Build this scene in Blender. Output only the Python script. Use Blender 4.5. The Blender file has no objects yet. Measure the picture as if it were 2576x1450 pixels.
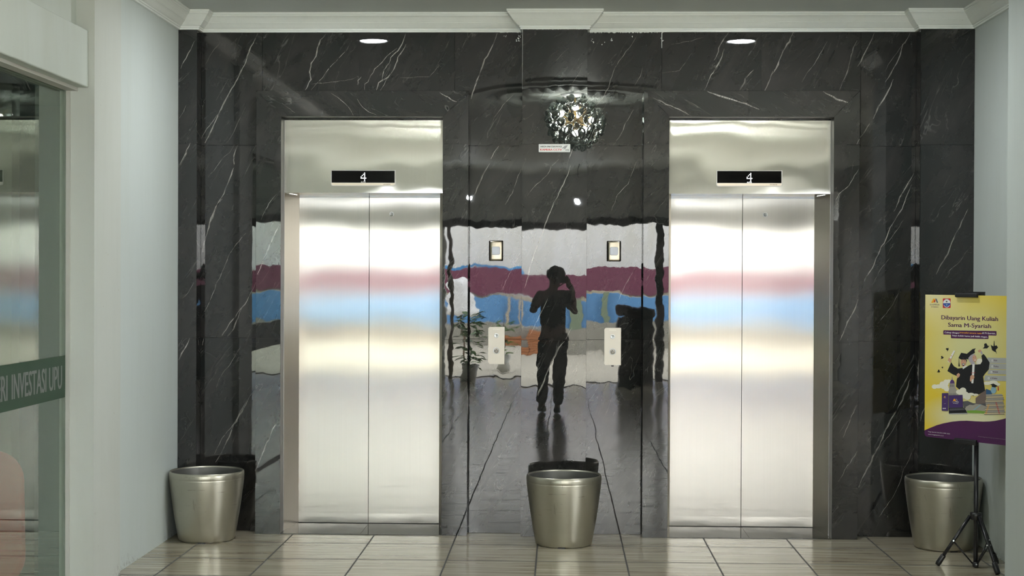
import bpy, bmesh, math, random
from mathutils import Vector, Matrix
random.seed(7)
S = bpy.context.scene
COL = S.collection

# ---------------------------------------------------------------- camera, world, exposure
F_PX, YAW, PITCH, ROLL = 3810.15, .0324, -.0081, .0042
CAM = Vector((0, -9.199, 1.5867))
fwd0 = Vector((-math.sin(YAW), math.cos(YAW), 0)); rt0 = Vector((math.cos(YAW), math.sin(YAW), 0)); up0 = Vector((0, 0, 1))
fw = fwd0*math.cos(PITCH)+up0*math.sin(PITCH); up1 = up0*math.cos(PITCH)-fwd0*math.sin(PITCH)
rt = rt0*math.cos(ROLL)+up1*math.sin(ROLL); up2 = up1*math.cos(ROLL)-rt0*math.sin(ROLL)
cd = bpy.data.cameras.new('camera'); cam = bpy.data.objects.new('camera', cd); COL.objects.link(cam)
cd.sensor_width = 36; cd.lens = F_PX/2576*36; cd.clip_start = .005; cd.clip_end = 200
m = Matrix((rt, up2, -fw)).transposed().to_4x4(); m.translation = CAM
cam.matrix_world = m
S.camera = cam

W = bpy.data.worlds.new('overcast_sky'); S.world = W; W.use_nodes = True
bg = W.node_tree.nodes['Background']; bg.inputs[0].default_value = (.95, .98, 1, 1); bg.inputs[1].default_value = 23.5
S.view_settings.view_transform = 'Standard'; S.view_settings.look = 'None'
S.view_settings.exposure = 0; S.view_settings.gamma = 1; S.view_settings.use_curve_mapping = False
try:
    S.cycles.use_denoising = True
    S.cycles.max_bounces = 8; S.cycles.diffuse_bounces = 4; S.cycles.glossy_bounces = 4
    S.cycles.transparent_max_bounces = 12; S.cycles.caustics_reflective = True; S.cycles.caustics_refractive = False
    S.cycles.sample_clamp_indirect = 12
except Exception:
    pass
LAMP = 300.0        # glow of the ceiling downlights
BULB = 420.0       # glow of the chandelier bulbs

# ---------------------------------------------------------------- helpers
class MB:
    """collects faces with uvs and material slots, links them as ONE mesh object"""
    def __init__(s): s.v = []; s.f = []; s.uv = []; s.mi = []; s.sm = []
    def face(s, pts, uv=None, mi=0, sm=False):
        b = len(s.v); s.v += [tuple(p) for p in pts]; s.f.append(tuple(range(b, b+len(pts))))
        if uv is None:
            n = Vector((0, 0, 0)); P = [Vector(p) for p in pts]
            for i in range(len(P)): n += P[i].cross(P[(i+1) % len(P)])
            a = [abs(c) for c in n]
            if a[1] >= a[0] and a[1] >= a[2]: uv = [(p[0], p[2]) for p in P]
            elif a[0] >= a[2]: uv = [(p[1], p[2]) for p in P]
            else: uv = [(p[0], p[1]) for p in P]
        s.uv.append(uv); s.mi.append(mi); s.sm.append(sm)
    def box(s, x0, x1, y0, y1, z0, z1, mi=0, skip=''):
        if x0 > x1: x0, x1 = x1, x0
        if y0 > y1: y0, y1 = y1, y0
        if z0 > z1: z0, z1 = z1, z0
        F = {'f': [(x0,y0,z0),(x1,y0,z0),(x1,y0,z1),(x0,y0,z1)], 'b': [(x1,y1,z0),(x0,y1,z0),(x0,y1,z1),(x1,y1,z1)],
             'l': [(x0,y1,z0),(x0,y0,z0),(x0,y0,z1),(x0,y1,z1)], 'r': [(x1,y0,z0),(x1,y1,z0),(x1,y1,z1),(x1,y0,z1)],
             't': [(x0,y0,z1),(x1,y0,z1),(x1,y1,z1),(x0,y1,z1)], 'd': [(x0,y1,z0),(x1,y1,z0),(x1,y0,z0),(x0,y0,z0)]}
        for k, p in F.items():
            if k not in skip: s.face(p, mi=mi)
        return s
    def grid(s, rings, closed=True, mi=0, sm=True, cap0=False, cap1=False):
        b = len(s.v); n = len(rings[0])
        for r in rings: s.v += [tuple(p) for p in r]
        for i in range(len(rings)-1):
            for j in range(n if closed else n-1):
                k = (j+1) % n
                s.f.append((b+i*n+j, b+i*n+k, b+(i+1)*n+k, b+(i+1)*n+j))
                s.uv.append([(j/n*2, i*.1), ((j+1)/n*2, i*.1), ((j+1)/n*2, (i+1)*.1), (j/n*2, (i+1)*.1)]); s.mi.append(mi); s.sm.append(sm)
        if cap0: s.f.append(tuple(b+j for j in reversed(range(n)))); s.uv.append([(p[0], p[1]) for p in reversed(rings[0])]); s.mi.append(mi); s.sm.append(False)
        if cap1: s.f.append(tuple(b+(len(rings)-1)*n+j for j in range(n))); s.uv.append([(p[0], p[1]) for p in rings[-1]]); s.mi.append(mi); s.sm.append(False)
        return s
    def lathe(s, prof, c=(0, 0, 0), n=48, mi=0, cap0=False, cap1=False, sm=True):
        return s.grid([[(c[0]+r*math.cos(2*math.pi*j/n), c[1]+r*math.sin(2*math.pi*j/n), c[2]+z) for j in range(n)] for r, z in prof], True, mi, sm, cap0, cap1)
    def tube(s, pts, r, n=12, mi=0, cap=True):
        P = [Vector(p) for p in pts]; R = r if isinstance(r, (list, tuple)) else [r]*len(P); rings = []; up = None
        for i, p in enumerate(P):
            d = ((P[i+1] if i < len(P)-1 else p)-(P[i-1] if i else p)).normalized()
            if up is None: up = d.orthogonal().normalized()
            up = (up-d*up.dot(d)).normalized(); q = d.cross(up)
            rings.append([p+(up*math.cos(2*math.pi*j/n)+q*math.sin(2*math.pi*j/n))*R[i] for j in range(n)])
        return s.grid(rings, True, mi, True, cap, cap)
    def prism(s, poly, y0, y1, mi=0, M=None):
        """poly in (x,z), counter-clockwise seen from -y; extruded from y0 (front) to y1"""
        f = [Vector((x, y0, z)) for x, z in poly]; b = [Vector((x, y1, z)) for x, z in poly]
        if M: f = [M @ p for p in f]; b = [M @ p for p in b]
        s.face(f, mi=mi, uv=[(x, z) for x, z in poly]); s.face(list(reversed(b)), mi=mi)
        for i in range(len(poly)):
            j = (i+1) % len(poly); s.face([f[j], f[i], b[i], b[j]], mi=mi)
        return s
    def build(s, name, mats, parent=None, loc=None, bevel=0, merge=False, **tags):
        me = bpy.data.meshes.new(name); me.from_pydata(s.v, [], s.f)
        if not isinstance(mats, (list, tuple)): mats = [mats]
        for m_ in mats: me.materials.append(m_)
        ul = me.uv_layers.new(name='UVMap'); k = 0
        flat = []
        for u in s.uv:
            for a in u: flat += [a[0], a[1]]
        ul.data.foreach_set('uv', flat)
        me.polygons.foreach_set('material_index', s.mi); me.polygons.foreach_set('use_smooth', s.sm)
        if merge or bevel:
            b = bmesh.new(); b.from_mesh(me); bmesh.ops.remove_doubles(b, verts=b.verts, dist=1e-5)
            b.to_mesh(me); b.free()
        me.update()
        o = bpy.data.objects.new(name, me); COL.objects.link(o)
        if loc is not None: o.location = loc
        if bevel:
            md = o.modifiers.new('bevel', 'BEVEL'); md.width = bevel; md.segments = 3; md.limit_method = 'ANGLE'; md.angle_limit = math.radians(40)
            md.harden_normals = False
        if parent: o.parent = parent
        for a, c in tags.items(): o[a] = c
        return o
def empty(name, label, category, loc=(0, 0, 0), rz=0, group=None):
    o = bpy.data.objects.new(name, None); COL.objects.link(o); o.location = loc; o.rotation_euler = (0, 0, rz)
    o.empty_display_size = .05; o['label'] = label; o['category'] = category
    if group: o['group'] = group
    return o
def struct(o, label=None):
    o['kind'] = 'structure'
    if label: o['label'] = label
    return o
def rrect(x0, x1, z0, z1, r, n=5, corners=(1, 1, 1, 1)):
    """rounded rectangle, ccw from the lower left; corners: ll, lr, ur, ul"""
    P = []
    for (cx, cz, a0, on, sx, sz) in ((x0, z0, 180, corners[0], 1, 1), (x1, z0, 270, corners[1], -1, 1), (x1, z1, 0, corners[2], -1, -1), (x0, z1, 90, corners[3], 1, -1)):
        if not on: P.append((cx, cz)); continue
        for i in range(n+1):
            a = math.radians(a0+90*i/n); P.append((cx+sx*r+r*math.cos(a), cz+sz*r+r*math.sin(a)))
    return P
def circle(cx, cz, r, n=24): return [(cx+r*math.cos(2*math.pi*i/n), cz+r*math.sin(2*math.pi*i/n)) for i in range(n)]
def text_tris(s, size, bold=0, width=None, align='LEFT'):
    cu = bpy.data.curves.new('t', 'FONT'); cu.body = s; cu.size = size; cu.offset = bold; cu.align_x = align; cu.resolution_u = 3
    ob = bpy.data.objects.new('t', cu); COL.objects.link(ob)
    dg = bpy.context.evaluated_depsgraph_get(); me = bpy.data.meshes.new_from_object(ob.evaluated_get(dg))
    V = [v.co.copy() for v in me.vertices]; Fc = [tuple(p.vertices) for p in me.polygons]
    bpy.data.objects.remove(ob); bpy.data.curves.remove(cu); bpy.data.meshes.remove(me)
    if width and V:
        a = min(v.x for v in V); b = max(v.x for v in V); k = width/(b-a)
        o0 = {'LEFT': a, 'CENTER': (a+b)/2, 'RIGHT': b}[align]
        for v in V: v.x = (v.x-o0)*k
    return V, Fc
def add_text(mb, s, size, fn, mi=0, bold=0, width=None, align='LEFT'):
    V, Fc = text_tris(s, size, 0, width, align)
    o0 = Vector(fn(0, 0)); nr = (Vector(fn(1, 0))-o0).cross(Vector(fn(0, 1))-o0).normalized()
    for q, d in enumerate((0,) if not bold else (-bold, 0, bold)):
        for f in Fc: mb.face([Vector(fn(V[i].x+d, V[i].y))+nr*q*4e-5 for i in f], mi=mi)

# ---------------------------------------------------------------- materials
def nt(name):
    m_ = bpy.data.materials.new(name); m_.use_nodes = True; t = m_.node_tree
    return m_, t, t.nodes['Principled BSDF']
def N(t, k, **kw):
    n = t.nodes.new(k)
    for a, b in kw.items(): setattr(n, a, b)
    return n
def math_n(t, op, a, b=None, clamp=False):
    n = N(t, 'ShaderNodeMath', operation=op, use_clamp=clamp)
    for i, x in enumerate((a, b)):
        if x is None: continue
        if isinstance(x, (int, float)): n.inputs[i].default_value = x
        else: t.links.new(x, n.inputs[i])
    return n.outputs[0]
def mixc(t, fac, a, b, mode='MIX'):
    n = N(t, 'ShaderNodeMix', data_type='RGBA', blend_type=mode)
    for i, x in ((0, fac), (6, a), (7, b)):
        if isinstance(x, (int, float)): n.inputs[i].default_value = x
        elif isinstance(x, tuple): n.inputs[i].default_value = x if len(x) == 4 else x+(1,)
        else: t.links.new(x, n.inputs[i])
    return n.outputs[2]
def noise(t, vec, scale, detail=3, rough=.5, dist=0, col=False):
    n = N(t, 'ShaderNodeTexNoise'); n.inputs['Scale'].default_value = scale; n.inputs['Detail'].default_value = detail
    n.inputs['Roughness'].default_value = rough; n.inputs['Distortion'].default_value = dist
    if vec is not None: t.links.new(vec, n.inputs['Vector'])
    return n.outputs[1 if col else 0]
def mapping(t, vec, loc=(0, 0, 0), rot=(0, 0, 0), sc=(1, 1, 1)):
    n = N(t, 'ShaderNodeMapping'); t.links.new(vec, n.inputs[0])
    n.inputs[1].default_value = loc; n.inputs[2].default_value = rot; n.inputs[3].default_value = sc
    return n.outputs[0]
def ramp(t, fac, stops):
    n = N(t, 'ShaderNodeValToRGB'); t.links.new(fac, n.inputs[0]); e = n.color_ramp.elements
    while len(e) < len(stops): e.new(.5)
    for i, (p, c) in enumerate(stops): e[i].position = p; e[i].color = (c+(1,)) if isinstance(c, tuple) else (c, c, c, 1)
    return n.outputs[0]
def obj_co(t): return N(t, 'ShaderNodeTexCoord').outputs['Object']
def uv_co(t): return N(t, 'ShaderNodeTexCoord').outputs['UV']
def wavy(t, b, co, scale, amp, sc=(1, 1, 1)):
    """surface that is not quite flat: tips the normal by a smooth noise"""
    c = noise(t, mapping(t, co, sc=sc), scale, 2, .5, 0, True)
    v = N(t, 'ShaderNodeVectorMath', operation='SUBTRACT'); t.links.new(c, v.inputs[0]); v.inputs[1].default_value = (.5, .5, .5)
    s2 = N(t, 'ShaderNodeVectorMath', operation='SCALE'); t.links.new(v.outputs[0], s2.inputs[0]); s2.inputs['Scale'].default_value = amp
    g = N(t, 'ShaderNodeNewGeometry'); a = N(t, 'ShaderNodeVectorMath', operation='ADD')
    t.links.new(g.outputs['Normal'], a.inputs[0]); t.links.new(s2.outputs[0], a.inputs[1])
    n = N(t, 'ShaderNodeVectorMath', operation='NORMALIZE'); t.links.new(a.outputs[0], n.inputs[0])
    t.links.new(n.outputs[0], b.inputs['Normal'])
    return n.outputs[0]
def plain(name, c, rough=.5, metal=0, ior=1.5, emit=None, es=0, alpha=1):
    m_, t, b = nt(name); b.inputs['Base Color'].default_value = c+(1,); b.inputs['Roughness'].default_value = rough
    b.inputs['Metallic'].default_value = metal; b.inputs['IOR'].default_value = ior
    if emit: b.inputs['Emission Color'].default_value = emit+(1,); b.inputs['Emission Strength'].default_value = es
    # every surface has a faint unevenness of its own
    co = obj_co(t); n = noise(t, co, 14, 3)
    if not emit:
        t.links.new(mixc(t, math_n(t, 'MULTIPLY', n, .12), c+(1,), tuple(x*.75 for x in c)+(1,)), b.inputs['Base Color'])
    return m_
def marble(name, vein=False):
    m_, t, b = nt(name); uv = uv_co(t)
    r = mapping(t, uv, rot=(0, 0, math.radians(-63)), sc=(1, 1, 1))
    mott = noise(t, mapping(t, r, sc=(.8, 1.6, 1)), 3.2, 8, .65, .6)
    base = ramp(t, mott, [(.3, (.0105, .0130, .0122)), (.5, (.018, .018, .0170)), (.72, (.030, .0275, .0265))])
    def hair(scale, sc, width, rot, det=5, dist=1.2):
        q = mapping(t, uv, rot=(0, 0, math.radians(rot)), sc=(1, 1, 1)); q = mapping(t, q, loc=(rot*.1, scale, 0), sc=sc)
        n = noise(t, q, scale, det, .55, dist); d = math_n(t, 'ABSOLUTE', math_n(t, 'SUBTRACT', n, .5))
        return math_n(t, 'SUBTRACT', 1, math_n(t, 'DIVIDE', d, width), True)
    brk = ramp(t, noise(t, uv, 5, 4, .6), [(.45, 0.0), (.62, 1.0)])
    brk2 = ramp(t, noise(t, mapping(t, uv, loc=(5, 2, 0)), 7, 4, .6), [(.5, 0.0), (.66, 1.0)])
    c = mixc(t, math_n(t, 'MULTIPLY', math_n(t, 'MULTIPLY', hair(1.5, (.55, 2.6, 1), .0045, -60), brk), .32), base, (.24, .24, .22))
    c = mixc(t, math_n(t, 'MULTIPLY', math_n(t, 'MULTIPLY', hair(3.0, (.6, 1.5, 1), .006, -45), brk2), .22), c, (.14, .14, .13))
    c = mixc(t, math_n(t, 'MULTIPLY', math_n(t, 'MULTIPLY', hair(5.0, (1, 1.2, 1), .007, 10), brk2), .16), c, (.14, .15, .14))
    if vein:
        g = noise(t, mapping(t, r, sc=(9, 60, 1)), 2.2, 6, .7)
        k = ramp(t, g, [(.36, 0.0), (.52, 1.0)])
        c = mixc(t, math_n(t, 'MULTIPLY', k, .75), c, (.42, .40, .36))
    t.links.new(c, b.inputs['Base Color'])
    b.inputs['Roughness'].default_value = .012; b.inputs['IOR'].default_value = 1.575
    sm = noise(t, mapping(t, uv, loc=(3, 0, 0)), 1.7, 4, .6)
    t.links.new(ramp(t, sm, [(.35, .004), (.8, .022)]), b.inputs['Roughness'])
    wavy(t, b, obj_co(t), 11, .0056)
    return m_
def steel(name, base, rough, aniso, warp, warp_scale=2.0, haze=.0):
    """brushed steel: a vertical hairline finish that spreads what it mirrors sideways"""
    m_, t, b = nt(name); uv = uv_co(t); t.nodes.remove(b)
    g = N(t, 'ShaderNodeBsdfAnisotropic', distribution='BECKMANN')
    g2 = N(t, 'ShaderNodeBsdfAnisotropic', distribution='GGX'); mx = N(t, 'ShaderNodeMixShader'); mx.inputs[0].default_value = haze
    t.links.new(g.outputs[0], mx.inputs[1]); t.links.new(g2.outputs[0], mx.inputs[2]); t.links.new(mx.outputs[0], t.nodes['Material Output'].inputs[0])
    st = noise(t, mapping(t, uv, sc=(260, 1.2, 1)), 1, 3, .6)
    c = mixc(t, st, tuple(x*.93 for x in base), tuple(min(1, x*1.05) for x in base))
    sm = noise(t, uv, 3, 4, .6); c = mixc(t, math_n(t, 'MULTIPLY', sm, .12), c, tuple(x*.8 for x in base))
    t.links.new(c, g.inputs['Color'])
    g.inputs['Roughness'].default_value = rough; g.inputs['Anisotropy'].default_value = aniso
    tg = N(t, 'ShaderNodeTangent', direction_type='UV_MAP', uv_map='UVMap'); t.links.new(tg.outputs[0], g.inputs['Tangent'])
    t.links.new(c, g2.inputs['Color']); t.links.new(tg.outputs[0], g2.inputs['Tangent']); g2.inputs['Roughness'].default_value = .40; g2.inputs['Anisotropy'].default_value = -.45
    if warp: wavy(t, g, obj_co(t), warp_scale, warp, sc=(.8, 1, 1.6))
    return m_
def plaster(name, c, stain=.25, floor_dirt=True, rough=.55):
    m_, t, b = nt(name); co = obj_co(t)
    n1 = noise(t, mapping(t, co, sc=(1.5, 1.5, .45)), 1.6, 6, .6, .4)
    col = mixc(t, ramp(t, n1, [(.42, 0.0), (.8, stain)]), c, (c[0]*.80, c[1]*.78, c[2]*.68))
    streak = ramp(t, noise(t, mapping(t, co, sc=(14, 14, .7)), 2, 4, .6), [(.5, 0.0), (.8, .18)])
    col = mixc(t, streak, col, (c[0]*.8, c[1]*.82, c[2]*.82))
    if floor_dirt:
        z = N(t, 'ShaderNodeSeparateXYZ'); t.links.new(co, z.inputs[0])
        low = math_n(t, 'SUBTRACT', 1, math_n(t, 'DIVIDE', z.outputs[2], .12), True)
        d = math_n(t, 'MULTIPLY', ramp(t, noise(t, co, 45, 5, .7), [(.5, 0.0), (.62, 1.0)]), ramp(t, noise(t, co, 4.5, 3, .6), [(.46, 0.0), (.66, 1.0)]))
        col = mixc(t, math_n(t, 'MULTIPLY', math_n(t, 'MULTIPLY', low, low), d), col, (.12, .11, .09))
    sp = ramp(t, noise(t, co, 55, 2, .5), [(.765, 0.0), (.78, .6)])
    col = mixc(t, sp, col, (c[0]*.55, c[1]*.5, c[2]*.42))
    t.links.new(col, b.inputs['Base Color']); b.inputs['Roughness'].default_value = rough
    bp = N(t, 'ShaderNodeBump'); bp.inputs['Strength'].default_value = .25; bp.inputs['Distance'].default_value = .004
    t.links.new(noise(t, co, 9, 5, .55), bp.inputs['Height']); t.links.new(bp.outputs[0], b.inputs['Normal'])
    return m_
def floor_mat():
    m_, t, b = nt('ceramic_floor_tile'); co = obj_co(t)
    x = N(t, 'ShaderNodeSeparateXYZ'); t.links.new(co, x.inputs[0])
    tx = math_n(t, 'DIVIDE', math_n(t, 'SUBTRACT', x.outputs[0], -1.632), .5)
    ty = math_n(t, 'DIVIDE', math_n(t, 'SUBTRACT', x.outputs[1], -.295), .5)
    fx = math_n(t, 'FRACT', tx); fy = math_n(t, 'FRACT', ty)
    def edge(f, w):   # 1 near the joint
        d = math_n(t, 'MINIMUM', f, math_n(t, 'SUBTRACT', 1, f)); return math_n(t, 'LESS_THAN', d, w)
    gx = edge(fx, .0095); gy = edge(fy, .014)
    cm = N(t, 'ShaderNodeCombineXYZ'); t.links.new(math_n(t, 'FLOOR', tx), cm.inputs[0]); t.links.new(math_n(t, 'FLOOR', ty), cm.inputs[1])
    wn = N(t, 'ShaderNodeTexWhiteNoise', noise_dimensions='3D'); t.links.new(cm.outputs[0], wn.inputs[0])
    off = N(t, 'ShaderNodeVectorMath', operation='SCALE'); t.links.new(wn.outputs['Color'], off.inputs[0]); off.inputs['Scale'].default_value = 20
    ad = N(t, 'ShaderNodeVectorMath', operation='ADD'); t.links.new(co, ad.inputs[0]); t.links.new(off.outputs[0], ad.inputs[1])
    g1 = noise(t, mapping(t, ad.outputs[0], sc=(1.0, 15, 1)), 1.6, 7, .62, .35)
    g2 = noise(t, mapping(t, ad.outputs[0], sc=(1.0, 42, 1)), 1.3, 4, .6, .2)
    c = ramp(t, g1, [(.30, (.20, .155, .105)), (.45, (.32, .282, .205)), (.62, (.405, .375, .290)), (.8, (.45, .43, .35))])
    c = mixc(t, ramp(t, g2, [(.5, 0.0), (.75, .5)]), c, (.20, .168, .125))
    c = mixc(t, gx, c, (.050, .048, .040)); c = mixc(t, gy, c, (.045, .042, .035))
    sc_ = ramp(t, noise(t, mapping(t, co, rot=(0, 0, .6), sc=(1, 5, 1)), 6, 6, .7, 1.5), [(.66, 0.0), (.74, .35)])
    c = mixc(t, sc_, c, (.42, .42, .39))
    t.links.new(c, b.inputs['Base Color'])
    r = ramp(t, noise(t, co, 5, 4, .6), [(.3, .15), (.8, .21)])
    rr = math_n(t, 'ADD', r, math_n(t, 'MULTIPLY', math_n(t, 'MAXIMUM', gx, gy), .5)); t.links.new(rr, b.inputs['Roughness'])
    b.inputs['IOR'].default_value = 1.8
    bp = N(t, 'ShaderNodeBump'); bp.inputs['Strength'].default_value = .35; bp.inputs['Distance'].default_value = .002
    t.links.new(math_n(t, 'SUBTRACT', math_n(t, 'MULTIPLY', g1, .12), math_n(t, 'MAXIMUM', gx, gy)), bp.inputs['Height']); t.links.new(bp.outputs[0], b.inputs['Normal'])
    return m_
def pot_mat():
    m_, t, b = nt('worn_metallic_paint'); co = obj_co(t)
    n = noise(t, mapping(t, co, sc=(1, 1, 2)), 5, 5, .6)
    c = mixc(t, n, (.40, .385, .31), (.50, .48, .405))
    vert = ramp(t, noise(t, mapping(t, co, sc=(30, 30, 4)), 1.4, 5, .7, .6), [(.62, 0.0), (.67, 1.0)])
    hor = ramp(t, noise(t, mapping(t, co, sc=(5, 5, 70)), 1.2, 5, .7, .4), [(.635, 0.0), (.67, 1.0)])
    z = N(t, 'ShaderNodeSeparateXYZ'); t.links.new(co, z.inputs[0])
    up = math_n(t, 'DIVIDE', z.outputs[2], .42, True)
    wear = math_n(t, 'MULTIPLY', math_n(t, 'MAXIMUM', math_n(t, 'MULTIPLY', vert, .45), math_n(t, 'MULTIPLY', hor, .75)), up)
    c = mixc(t, wear, c, (.10, .075, .045))
    t.links.new(c, b.inputs['Base Color']); b.inputs['Metallic'].default_value = .9
    t.links.new(math_n(t, 'ADD', math_n(t, 'MULTIPLY', n, .10), .30), b.inputs['Roughness'])
    return m_
def glass_mat(name, tint, rough=.0, mixf=None, ior=1.5, thin=False):
    m_, t, b = nt(name); t.nodes.remove(b); out = t.nodes['Material Output']
    tr = N(t, 'ShaderNodeBsdfTransparent'); tr.inputs[0].default_value = tint+(1,)
    gl = N(t, 'ShaderNodeBsdfGlossy'); gl.inputs['Roughness'].default_value = rough; gl.inputs[0].default_value = (.93, 1, .96, 1)
    fr = N(t, 'ShaderNodeFresnel'); fr.inputs[0].default_value = ior
    if thin:     # both faces of a thin pane mirror alike
        gg = N(t, 'ShaderNodeNewGeometry'); t.links.new(math_n(t, 'ADD', ior, math_n(t, 'MULTIPLY', gg.outputs['Backfacing'], 1/ior-ior)), fr.inputs[0])
    mx = N(t, 'ShaderNodeMixShader')
    t.links.new(math_n(t, 'MULTIPLY', fr.outputs[0], mixf, True) if mixf else fr.outputs[0], mx.inputs[0])
    t.links.new(tr.outputs[0], mx.inputs[1]); t.links.new(gl.outputs[0], mx.inputs[2]); t.links.new(mx.outputs[0], out.inputs[0])
    return m_

M_MARBLE = marble('black_marble'); M_VEIN = marble('marble_white_vein', True)
M_GROUT = plain('dark_joint', (.012, .012, .012), .6)
M_DOOR = steel('brushed_steel_door', (.43, .412, .382), .15, -.82, .012, 1.9, .36)
M_HEAD = steel('brushed_steel_header', (.56, .545, .505), .125, -.89, .040, 1.9, .10)
M_JAMB = steel('brushed_steel_jamb', (.50, .475, .43), .30, -.6, 0)
M_TRIM = steel('steel_edge', (.34, .33, .31), .35, -.3, 0)
M_PLATE = steel('call_plate_steel', (.35, .325, .28), .42, -.4, 0)
M_CHAMP = steel('champagne_metal', (.50, .44, .35), .34, -.2, 0)
M_WHITE = plaster('painted_plaster', (.52, .565, .545))
M_COLM = plaster('painted_pillar', (.52, .54, .50), .35)
M_LINT = plaster('painted_lintel', (.50, .54, .50), .5, False)
M_CEIL = plaster('painted_ceiling', (.56, .59, .57), .1, False)
M_CORN = plaster('painted_cornice', (.82, .85, .815), .1, False, .4)
M_FLOOR = floor_mat()
M_POT = pot_mat(); M_POTIN = plain('pot_inside', (.13, .13, .12), .45, .5)
M_BLACK = plain('black_plastic', (.010, .010, .011), .32); M_TUBE = plain('black_painted_tube', (.012, .012, .014), .25)
M_SCREEN = plain('display_screen', (.002, .002, .002), .06, ior=1.22)
M_LED = plain('white_led', (1, 1, 1), .5, emit=(.95, .96, 1), es=1.6)
M_LEDDIM = plain('dim_led', (.6, .6, .6), .5, emit=(.6, .58, .5), es=.35)
M_INK = plain('black_ink', (.012, .012, .012), .5); M_PAPER = plain('white_print', (.72, .73, .70), .35)
M_REDINK = plain('red_ink', (.60, .03, .03), .4); M_GREY = plain('grey_print', (.27, .27, .27), .4)
M_RING = plain('button_ring', (.80, .82, .84), .18, .6); M_BTN = plain('button_face', (.52, .48, .42), .35, .1)
M_LAMP = plain('lamp_glow', (1, 1, 1), .5, emit=(.95, .99, 1), es=LAMP)
M_BULB = plain('bulb_glow', (1, 1, 1), .5, emit=(.97, 1, .93), es=BULB)
M_LAMPRIM = plain('lamp_rim', (.7, .7, .7), .3)
M_GLASS = glass_mat('shopfront_glass', (.80, .87, .82), .0, 1.2, 1.5, True)
M_CRYSTAL = glass_mat('crystal', (.90, .95, .92), .06, 5.5, 1.7)
M_REVEAL = plain('dark_stone_return', (.020, .020, .018), .35)
M_GOLD = plain('brass_wire', (.55, .38, .14), .3, 1)
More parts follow.
